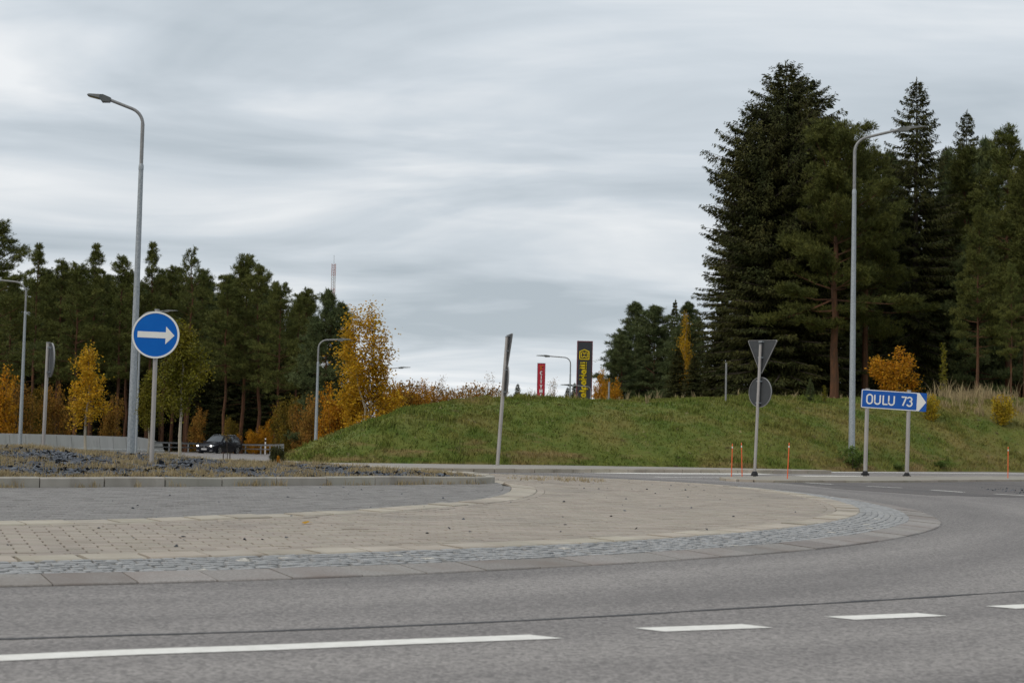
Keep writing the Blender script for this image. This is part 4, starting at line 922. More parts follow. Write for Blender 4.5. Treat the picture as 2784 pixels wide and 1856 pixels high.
# far growth seen over the brow
rs = random.Random(9)
for i in range(13):
    px = 905 + 245 * (i + rs.uniform(0.2, 0.8)) / 13; d = rs.uniform(165, 215)
    stand(px, rs.uniform(876, 896) - (14 if 930 < px < 975 else 0), d, (BUSH_O, BUSH_R, BUSH_R, BUSH_O)[i % 4] if px < 1010 else BUSH_R, 3.2, 'bush', 'autumn bush in the far scrub seen over the bank left of the leaning sign', 'bush', 'far scrub over the bank', lambda x, y: 0.0, wide=0.85, parts=('stem', 'foliage'))
for px, top, lab in ((1015, 862, 'thin bare tree in the far scrub'), (1118, 855, 'bare russet tree in the far scrub nearest the leaning sign'), (1272, 868, 'bare spindly tree right of the red pylon'), (1262, 872, 'second bare spindly tree close to the red pylon'), (1217, 892, 'brown bare sapling left of the red pylon')):
    stand(px, top, 190, BARE, 5, 'bare_tree', lab, 'tree', None, lambda x, y: 0.0, wide=0.8)
for px, top, lab in ((1187, 882, 'tiny dark conifer right of the leaning sign'), (1318, 880, 'tiny dark conifer beside the black pylon'), (1302, 890, 'tiny round conifer at the foot of the thin lamp')):
    stand(px, top, 230, SPRUCE_FAR, 14, 'spruce_tree', lab, 'spruce tree', None, lambda x, y: 0.0, wide=1.2)

# trees planted on the roundabout ------------------------------------------
def isl(px, d):
    q = PD(px, 1045, d); return (q.x, d, float(island_z(np.array([q.x]), np.array([d]))[0]))
def island_tree(px, top, d, ms, mh, name, label, cat, wide=1.0, parts=('trunk', 'crown'), rz=None):
    b = isl(px, d); s = (PD(px, top, d).z - b[2]) / mh; return plant(name, ms, label, cat, b, s, sx=s * wide, parts=parts, rz=rz)
island_tree(414, 752, 34.5, BIRCH_YOUNG, 3.0, 'young_birch', 'young olive-green birch with white stem right of the arrow sign', 'birch tree', 1.0, rz=0.4)
island_tree(338, 858, 36.5, BIRCH_YOUNG, 3.0, 'young_birch', 'smaller yellow-green birch behind the arrow sign post', 'birch tree', 0.95, rz=2.1)
island_tree(197, 800, 36.0, BIRCH_GOLD, 2.4, 'young_birch', 'young golden birch between the back-turned round sign and tall lamp post', 'birch tree', 1.1, rz=1.0)
island_tree(637, 1022, 36.2, SEEDLING, 0.45, 'spruce_seedling', 'tiny spruce seedling at the edge of the gravel island', 'sapling', 0.6)
b = isl(521, 36.6)
o = plant('staked_sapling', leafy_mesh(75, 1.05, 0.16, 0.5, 70, 0.03, 'dull_leaf', 'bark_grey', droop=0.1, trunk_r=0.008), 'thin staked sapling on the island in front of the dark car', 'sapling', b, 1.0)
for dx in (-0.075, 0.085):
    mb = MB(); mb.tube([(dx, 0, -0.05), (dx, 0, 0.22)], 0.012, 6); mb.obj('stake', 'bark_grey', o)
b = isl(640, 34.8); o = plant('orange_weed', leafy_mesh(76, 0.20, 0.05, 0.1, 42, 0.03, 'orange_leaf', 'bark_grey', stems=3), 'small orange weed on the gravel below the seedling', 'plant', b, 1.0, parts=('stem', 'foliage'))

# ------------------------------------------------------------------ lamp posts
def lamp_post(px_base, py_base, d, z, px_top, py_top, az, arm, label, rb=0.11, tilt=0.0, single=True, arm_up=0.28):
    q = PD(px_base, py_base, d); base = Vector((q.x, d, z)); t = PD(px_top, py_top, d); h = t.z - z
    o = thing('lamp_post', label, 'lamp post', base, 0, 'street lamps with curved arms', rot=(0, tilt, az))
    mb = MB(); mb.tube([(0, 0, -0.4), (0, 0, h * 0.40), (0, 0, h * 0.80)], [rb, rb * 0.80, rb * 0.60], 12); mb.obj('pole', 'galv', o, True)
    mb = MB(); mb.tube([(0, 0, h * 0.80 - 0.05), (0, 0, h * 0.805), (0, 0, h * 0.812)], [rb * 0.66, rb * 0.66, rb * 0.5], 12); mb.obj('collar', 'galv', o, True)
    R0 = (0.045 if d < 80 else 0.07) * h; pts = [(0, 0, h * 0.80)]; el = math.atan(arm_up); bend = R_(90) - el
    zc = h - arm_up * (arm - R0) - R0 * math.cos(el) if False else h - R0 - arm_up * arm * 0.6
    pts.append((0, 0, zc))
    for k in range(1, 8):
        a = bend * k / 7; pts.append((R0 * (1 - math.cos(a)), 0, zc + R0 * math.sin(a)))
    x0, z0 = pts[-1][0], pts[-1][2]; x1 = arm * 0.62; z1 = z0 + (x1 - x0) * arm_up
    pts.append((x1, 0, z1)); mb = MB(); mb.tube(pts, [rb * 0.48] * 2 + [rb * 0.42] * 8, 8); mb.obj('arm', 'galv_dark', o, True)
    L_ = arm - x1; rot = Matrix.Rotation(-math.atan(arm_up * 0.45), 3, 'Y'); wd = 0.30
    def tp(v): v = rot @ Vector(v); return (v.x + x1, v.y, v.z + z1)
    prof = [(-0.05, 0.06, 0.05, -0.07), (L_ * 0.28, 0.11, 0.09, -0.10), (L_ * 0.42, wd / 2, 0.07, -0.03), (L_ * 0.92, wd / 2, 0.03, -0.015), (L_, wd / 2.6, 0.015, -0.01)]
    V = []; F = []
    for x, y, a, b in prof: V += [tp((x, -y, b)), tp((x, y, b)), tp((x, y * 0.8, a)), tp((x, -y * 0.8, a))]
    for i in range(4):
        for k in range(4): F.append((i * 4 + k, i * 4 + (k + 1) % 4, i * 4 + 4 + (k + 1) % 4, i * 4 + 4 + k))
    F += [(3, 2, 1, 0), (16, 17, 18, 19)]
    mb = MB(); mb.add(V, F); hd = mb.obj('lamp_head', 'lamp_body', o)
    mb = MB(); mb.add([tp((L_ * 0.44, -wd * .42, -0.035)), tp((L_ * 0.44, wd * .42, -0.035)), tp((L_ * .9, wd * .42, -0.022)), tp((L_ * .9, -wd * .42, -0.022))], [(0, 1, 2, 3)]); mb.obj('lens', 'lamp_glass', hd)
    return o
zi = lambda px, d: isl(px, d)[2]
lamp_post(300, 1045, 40.0, zi(300, 40.0), 324, 222, R_(186), 1.42, 'tall steel lamp post behind the arrow sign, arm to the left', rb=0.10, arm_up=0.36, tilt=0)
q = on_bank(1956, 1055)
lamp_post(1956, 1055, q.y, q.z - 0.05, 1957, 292, R_(-8), 2.65, 'tall speckled steel lamp post beside the blue direction sign', rb=0.125, tilt=0, arm_up=0.24)
lamp_post(45, 1040, 92, gz(-30, 92), 56, 640, R_(180), 4.0, 'lamp post at the far left, arm leaving the photo', rb=0.12, arm_up=0.08)
lamp_post(724, 1052, 84, gz(-10, 84) - 0.2, 733, 778, R_(0), 1.75, 'lamp post rising behind the grass bank left of the golden birch', rb=0.10, arm_up=0.05)
lamp_post(869, 1000, 150, -0.6, 873, 842, R_(0), 2.9, 'thin distant lamp post in front of the tall golden birch', rb=0.09, arm_up=0.12)
lamp_post(1307, 1000, 125, 0.0, 1307, 818, R_(180), 2.75, 'thin lamp post between the red and black pylons', rb=0.10, arm_up=0.06)
lamp_post(1355, 1000, 128, 0.0, 1355, 885, R_(180), 2.5, 'low far lamp crossing the foot of the black pylon', rb=0.10, arm_up=0.06)
lamp_post(312, 1030, 108, gz(-28, 108), 314, 711, R_(0), 2.55, 'distant lamp whose arm passes behind the arrow sign', rb=0.10, arm_up=0.1)

# ------------------------------------------------------------------ traffic signs
def disc(mb, r, y0, y1, n=48, r0=0.0):
    mb.prism([(r * math.cos(2 * math.pi * k / n), r * math.sin(2 * math.pi * k / n)) for k in range(n)], y0, y1)
def ring(mb, r0, r1, y0, y1, n=48):
    v = []
    for r, y in ((r0, y0), (r1, y0), (r1, y1), (r0, y1)): v += [(r * math.cos(2 * math.pi * k / n), y, r * math.sin(2 * math.pi * k / n)) for k in range(n)]
    f = [(q * n + k, q * n + (k + 1) % n, ((q + 1) % 4) * n + (k + 1) % n, ((q + 1) % 4) * n + k) for q in range(4) for k in range(n)]
    mb.add(v, f)
# arrow sign, facing the camera
d = 29.5; b = isl(346, d); b = (PD(346, 1078, d).x, d, PD(346, 1078, d).z); ctr_ = PD(357.5, 769, d); r = 54 / 3593 * d
arrow_sign = thing('arrow_sign', 'round blue sign with white arrow pointing right on the gravel island', 'road sign', b, R_(4))
hh = ctr_.z - b[2]; ox = ctr_.x - b[0]; lean = ox / hh
mb = MB(); mb.tube([(0, 0.07, -0.4), (lean * (hh + r), 0.07, hh + r + 0.03)], 0.042, 14); mb.obj('post', 'alu', arrow_sign, True)
mb = MB(); mb.tube([(lean * (hh + r), 0.07, hh + r + 0.02), (lean * (hh + r), 0.07, hh + r + 0.05)], 0.047, 12); mb.obj('post_cap', 'galv_dark', arrow_sign, True)
def off(o, x, z, y=0.0): o.location = (x, y, z); return o
mb = MB(); disc(mb, r * 0.995, -0.004, 0.018); off(mb.obj('sign_plate', 'blue', arrow_sign), ox, hh)
mb = MB(); ring(mb, r * 0.925, r, -0.010, 0.022); off(mb.obj('rim', 'white', arrow_sign), ox, hh)
ah = r * 2 / 108
pts = [(-41 * ah, -7 * ah), (23 * ah, -7 * ah), (23 * ah, -20.5 * ah), (43 * ah, 0), (23 * ah, 20.5 * ah), (23 * ah, 7 * ah), (-41 * ah, 7 * ah)]
mb = MB(); mb.prism(pts, -0.008, -0.0045); o = off(mb.obj('arrow', 'white', arrow_sign), ox, hh); o.rotation_euler = (0, R_(1.0), 0)
for s in (-0.6, 0.6):
    mb = MB(); mb.box((lean * (hh + s * r), 0.068, hh + s * r), (0.12, 0.10, 0.03)); mb.obj('clamp', 'galv_dark', arrow_sign)
# sign seen from its back: plate(s) on a post
def back_sign(base, post_top, plates, yaw, label, tilt=0.0, foot=True, rpost=0.045):
    """plates: (kind, centre height, size); the reader stands on the far side"""
    o = thing('road_sign', label, 'road sign', base, rot=(0, tilt, 0))
    mb = MB(); mb.tube([(0, 0, -0.15), (0, 0, post_top)], rpost, 12); mb.obj('post', 'alu', o, True)
    mb = MB(); mb.tube([(0, 0, post_top - 0.005), (0, 0, post_top + 0.03)], rpost * 1.12, 10); mb.obj('post_cap', 'galv_dark', o, True)
    if foot: mb = MB(); mb.tube([(0, 0, -0.02), (0, 0, 0.05), (0, 0, 0.12)], [0.11, 0.10, 0.06], 12); mb.obj('foot', 'rubber', o, True)
    M = Matrix.Rotation(yaw, 4, 'Z')
    for kind, zc, sz in plates:
        mb = MB()
        if kind == 'round':
            disc(mb, sz, 0.0, 0.012, 40); e_ = MB(); ring(e_, sz * 0.985, sz * 1.012, -0.012, 0.022, 40)
        else:
            q = sz / math.sqrt(3); tri = [];
            for k in range(3):
                a0 = R_(-90 + 120 * k)
                for s in (-18, -6, 6, 18): tri.append((q * 2 * 0.90 * math.cos(a0) + 0.10 * q * math.cos(a0 + R_(s * 3.2)), q * 2 * 0.90 * math.sin(a0) + 0.10 * q * math.sin(a0 + R_(s * 3.2))))
            mb.prism(tri, 0.0, 0.012); e_ = MB(); n_ = len(tri)
            v = [(x * k_, y, z * k_) for k_, y in ((0.98, -0.012), (1.015, -0.012), (1.015, 0.022), (0.98, 0.022)) for x, z in tri]
            e_.add(v, [(g * n_ + k, g * n_ + (k + 1) % n_, ((g + 1) % 4) * n_ + (k + 1) % n_, ((g + 1) % 4) * n_ + k) for g in range(4) for k in range(n_)])
        pl = mb.obj('sign_plate', 'sign_back', o); ed = e_.obj('rim', 'sign_edge', pl)
        pl.matrix_local = Matrix.Translation((0, 0, zc)) @ M @ Matrix.Translation((0, 0.075, 0))
        ztop, zlow = (zc + sz * 0.72, zc - sz * 0.72) if kind == 'round' else (zc + sz * 0.50, zc - sz * 0.30)
        for zz_ in (ztop, zlow):
            mb = MB(); mb.box((0, 0.03, 0), (0.13, 0.11, 0.035)); c = mb.obj('clamp', 'galv', o); c.matrix_local = Matrix.Translation((0, 0, zz_)) @ M
    return o
d = 39.0; z0 = zi(97, d); z1 = PD(103, 788, d).z
back_sign((PD(97, 1040, d).x + 0.02, d, z0), z1 - z0, [('round', (PD(104, 826, d).z - z0), 39 / 3593 * d)], R_(-62), 'round sign seen from behind on a grey post, left part of the island', tilt=R_(0.4), foot=False)
q = P(1733, 1091, 0.06); d = q.y; s_px = d / 3593
back_sign((q.x, q.y, 0.06), PD(1747, 792, d).z - 0.06, [('tri', PD(1748, 807, d).z - 0.06, 79 * s_px / 1.732), ('round', PD(1747, 900, d).z - 0.06, 34.5 * s_px)], R_(-52), 'give way triangle over round sign, both seen from behind on the traffic island', tilt=R_(1.9))
q = P(1142.5, 1068, 0.1); d = q.y; s_px = d / 3593
back_sign((q.x, q.y, 0.1), (PD(1165, 774, d).z - 0.1), [('tri', PD(1163, 792, d).z - 0.1, 76 * s_px / 1.732), ('round', PD(1158, 874, d).z - 0.1, 35 * s_px)], R_(-82), 'leaning sign post with edge-on plates before the grass bank', tilt=R_(3.1), foot=False, rpost=0.06)

# stroke lettering, raised 3 mm on its board
def stroke(mb, pts, w_, y0, y1):
    """a polyline drawn with a flat pen"""
    pts = [np.array(p, float) for p in pts]
    for i in range(len(pts) - 1):
        a, b = pts[i], pts[i + 1]; d_ = (b - a); ln = np.linalg.norm(d_)
        if ln < 1e-6: continue
        d_ /= ln; n_ = np.array([-d_[1], d_[0]]) * w_ / 2; e0 = d_ * (w_ * 0.22 if i > 0 else 0); e1 = d_ * (w_ * 0.22 if i < len(pts) - 2 else 0)
        y = y0 - 0.0004 * (i % 2)
        mb.prism([tuple(a - e0 - n_), tuple(b + e1 - n_), tuple(b + e1 + n_), tuple(a - e0 + n_)], y, y1)
def arc(cx_, cz_, rx, rz, a0, a1, n=10): return [(cx_ + rx * math.cos(R_(a0 + (a1 - a0) * k / n)), cz_ + rz * math.sin(R_(a0 + (a1 - a0) * k / n))) for k in range(n + 1)]
GL = {'O': [arc(.3, .7, .3, .3, 0, 180) + arc(.3, .3, .3, .3, 180, 360) + [(.6, .7)]], 'U': [[(0, 1), (0, .3)] + arc(.3, .3, .3, .3, 180, 360) + [(.6, 1)]], 'L': [[(0, 1), (0, .03), (.5, .03)]],
      '7': [[(0, .96), (.52, .96), (.16, 0)]], '3': [arc(.27, .75, .25, .22, 160, -90), arc(.27, .27, .28, .27, 90, -160)],
      'C': [arc(.33, .5, .33, .46, 45, 315, 14)], 'I': [[(.1, 0), (.1, 1)]], 'T': [[(.3, 0), (.3, .93)], [(-.02, .93), (.62, .93)]], 'Y': [[(.3, 0), (.3, .45), (0, 1)], [(.3, .45), (.6, 1)]],
      'M': [[(0, 0), (.06, 1), (.38, .15), (.70, 1), (.76, 0)]], 'A': [[(0, 0), (.3, 1), (.6, 0)], [(.12, .3), (.48, .3)]], 'R': [[(0, 0), (0, .96), (.3, .96)] + arc(.3, .72, .26, .24, 90, -90) + [(0, .48)], [(.25, .48), (.6, 0)]],
      'K': [[(0.05, 0), (0.05, 1)], [(.6, 1), (.08, .48)], [(.22, .55), (.62, 0)]], 'E': [[(.55, .96), (0, .96), (0, .04), (.55, .04)], [(0, .5), (.48, .5)]],
      'H': [[(0, 0), (0, 1)], [(.62, 0), (.62, 1)], [(0, .5), (.62, .5)], [(-.12, .06), (.12, .06)], [(-.12, .94), (.12, .94)], [(.5, .06), (.74, .06)], [(.5, .94), (.74, .94)]],
      'a': [arc(.26, .3, .24, .25, 30, 330, 12), [(.5, .6), (.5, .06), (.62, .06)], [(.05, .6), (.5, .62)]], 'l': [[(.1, 0), (.1, 1)], [(-.04, .95), (.1, .95)], [(-.06, .06), (.26, .06)]],
      'p': [[(.04, -.3), (.04, .62)], arc(.3, .32, .24, .27, 170, -170, 12), [(-.1, -.27), (.18, -.27)]], 'i': [[(.1, 0), (.1, .6)], [(-.04, .57), (.1, .57)], [(-.06, .06), (.26, .06)], [(.1, .80), (.1, .96)]]}
def glyph(ch, x, z, hgt, w_, y0, y1, wide=1.0, rot90=False, mirror=False):
    mb = MB()
    for st in GL[ch]:
        pts = [(a * hgt * wide, b * hgt) for a, b in st]
        if rot90: pts = [(-b, a) for a, b in pts]
        stroke(mb, [(x + a, z + b) for a, b in pts], w_, y0, y1)
    return mb
# blue direction sign
qa, qb = P(1983, 1090.5, 0.06), P(2090, 1094, 0.06); d = (qa.y + qb.y) / 2; sp_ = d / 3593
tl = PD(1969.5, 893.5, d); br = PD(2119, 943, d)
dsign = thing('direction_sign', 'blue direction board reading OULU 73 on two grey posts', 'road sign', (qa.x, d, 0.06), rot=(0, R_(1.1), 0))
span = (qb.x - qa.x); BH, BW = 42.5 * sp_, 150 * sp_; x0 = -15.5 * sp_; zb = PD(1987, 936, d).z - 0.06
for xx in (0.0, span):
    mb = MB(); mb.tube([(xx, 0.07, -0.1), (xx, 0.07, zb + BH + 0.03)], 0.065, 12); mb.obj('post', 'alu', dsign, True)
    mb = MB(); mb.box((xx, 0.07, 0.03), (0.22, 0.2, 0.06)); mb.tube([(xx, 0.07, 0.055), (xx, 0.07, 0.14)], [0.10, 0.07], 10); mb.obj('foot', 'rubber', dsign)
bo = link('board', None, None, dsign); bpy.data.objects.remove(bo)
def rrect(x0, z0, x1, z1, r, n=4):
    return [(x1 - r + r * math.cos(R_(a)), z0 + r + r * math.sin(R_(a))) for a in np.linspace(-90, 0, n)] + [(x1 - r + r * math.cos(R_(a)), z1 - r + r * math.sin(R_(a))) for a in np.linspace(0, 90, n)] + [(x0 + r + r * math.cos(R_(a)), z1 - r + r * math.sin(R_(a))) for a in np.linspace(90, 180, n)] + [(x0 + r + r * math.cos(R_(a)), z0 + r + r * math.sin(R_(a))) for a in np.linspace(180, 270, n)]
def board_part(mb, name, m):
    o = mb.obj(name, m, dsign); o.location = (x0, 0, zb); o.rotation_euler = (0, R_(1.4), 0); return o
mb = MB(); mb.prism(rrect(0, 0, BW, BH, 0.03), 0.0, 0.025); board_part(mb, 'board', 'blue2')
e0, e1 = rrect(0.004, 0.004, BW * 0.865, BH - 0.004, 0.05), rrect(0.028, 0.028, BW * 0.85, BH - 0.028, 0.03); n_ = len(e0)
mb = MB(); mb.add([(x, -0.0035, z) for x, z in e0] + [(x, -0.0035, z) for x, z in e1] + [(x, -0.0005, z) for x, z in e0] + [(x, -0.0005, z) for x, z in e1],
    [(k, (k + 1) % n_, n_ + (k + 1) % n_, n_ + k) for k in range(n_)] + [(k, 2 * n_ + k, 2 * n_ + (k + 1) % n_, (k + 1) % n_) for k in range(n_)]); board_part(mb, 'border', 'white')
mb = MB(); mb.prism([(BW * .852, 0.006), (BW * .885, 0.006), (BW * .992, BH / 2), (BW * .885, BH - .006), (BW * .852, BH - .006)], -0.0045, -0.0006); board_part(mb, 'arrowhead', 'white')
LH = 0.49 * BH
for ch, xf in (('O', .085), ('U', .205), ('L', .335), ('U', .42), ('7', .615), ('3', .70)):
    board_part(glyph(ch, xf * BW, BH * 0.245, LH, 0.045, -0.0045, -0.0006, 1.0), 'letter' if ch.isalpha() else 'digit', 'white')

# ------------------------------------------------------------------ pylons and mast
def pylon(px0, px1, top, d, label, body, edge):
    a, b = PD(px0, top, d), PD(px1, top, d); wd = b.x - a.x; h = a.z
    o = thing('sign_pylon', label, 'sign pylon', ((a.x + b.x) / 2, d, 0))
    mb = MB(); mb.box((0, 0.35, h / 2 - 1), (wd, 0.7, h + 2)); mb.obj('panel', body, o)
    for s in (-1, 1):
        mb = MB(); mb.box((s * (wd / 2 + 0.0), 0.35, h / 2 - 1), (wd * 0.05, 0.74, h + 2.02)); mb.obj('edge', edge, o)
    mb = MB(); mb.box((0, 0.35, h + 0.05), (wd * 1.05, 0.74, 0.1)); mb.obj('cap', edge, o)
    return o, wd, h
MT['pylon_red'] = mat('pylon_red', (0.40, 0.018, 0.035), rough=0.5); MT['pylon_edge'] = mat('pylon_edge', (0.15, 0.03, 0.04), rough=0.5); MT['pylon_black'] = mat('pylon_black', (0.034, 0.036, 0.042), rough=0.5)
MT['logo_yellow'] = mat('logo_yellow', (0.68, 0.50, 0.004), rough=0.5); MT['logo_orange'] = mat('logo_orange', (0.62, 0.17, 0.012), rough=0.5); MT['logo_white'] = mat('logo_white', (0.72, 0.72, 0.72), rough=0.5)
pr_, wd, h = pylon(1235, 1252.5, 835, 240, 'red pylon sign with upright white letters beyond the bank', 'pylon_red', 'pylon_edge')
pxm = 240 / 3593
lz = h - (848 - 835) * pxm
mb = glyph('K', -2.6 * pxm, h - 13.5 * pxm, 8.5 * pxm, 1.5 * pxm, -0.10, -0.002, 0.8); stroke(mb, [(-4 * pxm, h - 5.2 * pxm), (4.5 * pxm, h - 5.2 * pxm)], 1.1 * pxm, -0.10, -0.002); mb.obj('letter', 'logo_orange', pr_)
for i, ch in enumerate('CITYMARKET'):
    hg = 8.0 * pxm; wdt = {'M': 0.76, 'I': 0.2}.get(ch, 0.6) * hg * 0.85
    glyph(ch, -wdt / 2, h - (25.2 + i * 10.35) * pxm, hg, 1.9 * pxm, -0.10, -0.002, 0.85).obj('letter', 'logo_white', pr_)
pb, wd, h = pylon(1327, 1361, 784.5, 170, 'black pylon sign with yellow house emblem and sideways lettering', 'pylon_black', 'pylon_edge')
pxm = 170 / 3593; cx_ = -1.2 * pxm
mb = MB(); z_ = lambda v: h - (v - 784.5) * pxm
stroke(mb, [(cx_ - 10.5 * pxm, z_(824.5)), (cx_ + 10.5 * pxm, z_(824.5)), (cx_ + 10.5 * pxm, z_(807)), (cx_, z_(802.5)), (cx_ - 10.5 * pxm, z_(807)), (cx_ - 10.5 * pxm, z_(824.5))], 2.1 * pxm, -0.08, -0.002)
for s in (-1, 1):
    stroke(mb, [(cx_ + s * 1.6 * pxm, z_(808.0)), (cx_ + s * 1.6 * pxm, z_(812.5)), (cx_, z_(812.5))], 1.5 * pxm, -0.08, -0.002)
    stroke(mb, [(cx_ + s * 1.6 * pxm, z_(808.4)), (cx_ + s * 6.6 * pxm, z_(809.5)), (cx_ + s * 6.6 * pxm, z_(820.2)), (cx_ + s * 1.8 * pxm, z_(820.2)), (cx_ + s * 1.8 * pxm, z_(817.3)), (cx_, z_(817.3))], 1.5 * pxm, -0.08, -0.002)
mb.obj('emblem', 'logo_yellow', pb)
adv = {'H': 13.5, 'a': 11.5, 'l': 6.0, 'p': 11.5, 'i': 6.0}
word = 'HalpaHalli'; tot = sum(adv[c] for c in word); zz_ = z_(829.5) - tot * pxm * 0.985
for c in word:
    glyph(c, 4.4 * pxm + cx_, zz_ + 1.2 * pxm, 13.4 * pxm, 3.7 * pxm, -0.08, -0.002, 1.0, rot90=True).obj('letter', 'logo_yellow', pb); zz_ += adv[c] * pxm * 0.985
# lattice mast
MT['mast_red'] = mat('mast_red', (0.33, 0.13, 0.10), rough=0.6); MT['mast_white'] = mat('mast_white', (0.45, 0.43, 0.42), rough=0.6)
d = 620; q = PD(767, 606, d); hm = q.z + 2
mast = thing('radio_mast', 'thin red and white lattice mast rising over the pines', 'mast', (q.x, d, -2))
nseg = 14; sh = hm / nseg; ww = 0.85
for i in range(nseg):
    mb = MB(); za, zb_ = i * sh, (i + 1) * sh
    cr = [(ww * math.cos(R_(90 + 120 * k)), ww * math.sin(R_(90 + 120 * k))) for k in range(3)]
    for k in range(3):
        mb.tube([(*cr[k], za), (*cr[k], zb_)], 0.13, 5); m = 5
        for j in range(m):
            c2 = cr[(k + 1) % 3]; z0_ = za + sh * j / m; mb.tube([(*cr[k], z0_), (*c2, z0_ + sh / m)], 0.06, 3)
    mb.obj('lattice_section', 'mast_red' if i % 2 else 'mast_white', mast)
for k in range(3):
    mb = MB(); a = R_(90 + 120 * k); mb.box((1.7 * math.cos(a), 1.7 * math.sin(a), hm * 0.60 + 8.2), (0.45, 0.4, 3.2)); mb.tube([(0.8 * math.cos(a), .8 * math.sin(a), hm * .6 + 8), (1.7 * math.cos(a), 1.7 * math.sin(a), hm * .6 + 8)], .07, 4); mb.obj('antenna', 'galv_dark', mast)
mb = MB(); mb.tube([(0, 0, hm), (0, 0, hm + 3.5)], 0.07, 5); mb.obj('lightning_rod', 'galv_dark', mast)

# ------------------------------------------------------------------ posts, sticks, barrier, guard rail
for px, top, pyb, lab in ((1667, 834, 908, 'bare grey post on the brow before the dark trees'), (1398.5, 878, 908, 'short grey post on the brow right of the black pylon')):
    d = 62; x = PD(px, pyb, d).x; zb_ = bz(x, d); mb = MB(); mb.tube([(0, 0, -0.3), (0, 0, PD(px, top, d).z - zb_)], 0.037, 8); mb.tube([(0, 0, PD(px, top, d).z - zb_ - 0.002), (0, 0, PD(px, top, d).z - zb_ + 0.02)], 0.041, 8)
    o = mb.obj('post', 'galv_dark', None, True); o.name = 'marker_post'; o.location = (x, d, zb_); tag(o, lab, 'post')
for px, top, bot, tl_, z0, lab in ((1680, 1020, 1097, 0.8, 0.0, 'orange plastic marker stick, the one farthest from the blue board'), (1704.5, 1018, 1093, -1.9, 0.05, 'orange marker stick leaning left beside the give way post'), (1808.5, 1018, 1099, 2.2, 0.06, 'orange marker stick between give way post and blue direction board'), (2315, 1027, 1097.5, 0.3, 0.06, 'orange marker stick alone by the right edge')):
    q = P(px, bot, z0); hgt = (bot - top) / 3593 * q.y
    o = thing('marker_stick', lab, 'marker stick', q, rot=(0, R_(tl_), 0), group='orange marker sticks on the traffic island')
    mb = MB(); mb.tube([(0, 0, -0.05), (0, 0, hgt)], 0.014, 8); mb.obj('stick', 'orange', o, True)
    mb = MB(); mb.tube([(0, 0, hgt * 0.88), (0, 0, hgt * 0.93)], 0.0155, 8); mb.obj('reflector', 'white', o, True)
    mb = MB(); mb.tube([(0, 0, hgt), (0, 0, hgt + 0.015)], [0.016, 0.008], 8); mb.obj('cap', 'orange', o, True)
# concrete barrier: segments between (left edge) and the guard rail
A0, A1 = PD(-60, 1000, 100), PD(372, 1000, 122); nb_ = 13
bar_ = thing('concrete_barrier', 'long pale concrete barrier wall behind the gravel island', 'barrier', (0, 0, 0))
for i in range(nb_):
    p0 = Vector((A0.x, A0.y, 0)).lerp(Vector((A1.x, A1.y, 0)), i / nb_); p1 = Vector((A0.x, A0.y, 0)).lerp(Vector((A1.x, A1.y, 0)), (i + 1) / nb_)
    dv = (p1 - p0); ln = dv.length; dv.normalize(); nr = Vector((dv.y, -dv.x, 0))
    zt0, zt1 = [PD(372 * 1 - (372 + 60) * (1 - t), np.interp(-60 + 432 * t, [-60, 0, 100, 200, 300, 330, 350, 372], [993.5, 994.5, 997, 1000, 1003, 1005, 1010, 1019]), (A0.y + (A1.y - A0.y) * t)).z for t in (i / nb_, (i + 1) / nb_)]
    zg = gz(p0.x, p0.y) - 0.1
    prof = [(0.28, 0.0, None), (0.28, 0.30, None), (0.20, 0.34, None), (0.09, None, 0.0), (-0.09, None, 0.0), (-0.2, 0.0, None)]
    V = []
    for p, zt, sft in ((p0, zt0, 0.03), (p1, zt1, -0.03)):
        for o_, zr, tt in prof:
            c = p + dv * sft + nr * o_; V.append((c.x, c.y, zt if tt is not None else zg + zr * 1.0))
    n_ = len(prof); mb = MB(); mb.add(V, [(k, k + 1, n_ + k + 1, n_ + k) for k in range(n_ - 1)] + [tuple(range(n_ - 1, -1, -1)), tuple(range(n_, 2 * n_))]); mb.obj('wall_segment', 'concrete', bar_)
# guard rail
gp = [PD(300, 1000, 119), PD(372, 1000, 121.5), PD(450, 1000, 129), PD(520, 1000, 133), PD(565, 1000, 131), PD(600, 1000, 127), PD(628, 1000, 121), PD(645, 1000, 112), PD(655, 1000, 103)]
gcl = spline([(p.x, p.y) for p in gp], 0.8)
rail = thing('guard_rail', 'grey steel guard rail on posts behind the dark car', 'guard rail', (0, 0, 0))
def rail_strip(zc, hgt, name):
    sec = [(0.0, hgt / 2), (-0.05, hgt * 0.28), (0.02, 0.0), (-0.05, -hgt * .28), (0.0, -hgt / 2)]; rows = [offset(gcl, -a - 0.1) for a, _ in sec]; n_ = len(gcl)
    V = np.concatenate([np.c_[r, ground_z(gcl[:, 0], gcl[:, 1]) + zc + b_] for r, (_, b_) in zip(rows, sec)]); i = np.arange(n_ - 1)
    F = np.concatenate([np.stack([k * n_ + i, k * n_ + i + 1, (k + 1) * n_ + i + 1, (k + 1) * n_ + i], 1) for k in range(4)])
    link(name, mesh_arr(name, V, F), 'rail', rail)
rail_strip(0.80, 0.14, 'beam'); rail_strip(0.46, 0.09, 'beam')
acc = 0.0
for i in range(1, len(gcl)):
    acc += np.linalg.norm(gcl[i] - gcl[i - 1])
    if acc > 3.8:
        acc = 0; mb = MB(); mb.box((0, 0, 0.33), (0.09, 0.09, 0.96)); o = mb.obj('post', 'rail', rail); o.location = (gcl[i][0], gcl[i][1], gz(*gcl[i]) + 0.02)
q = PD(612, 1000, 126); mk = thing('road_marker', 'slim white road marker post with dark band beside the guard rail', 'marker post', (q.x - 0.3, 127.5, gz(q.x, 127.5)))
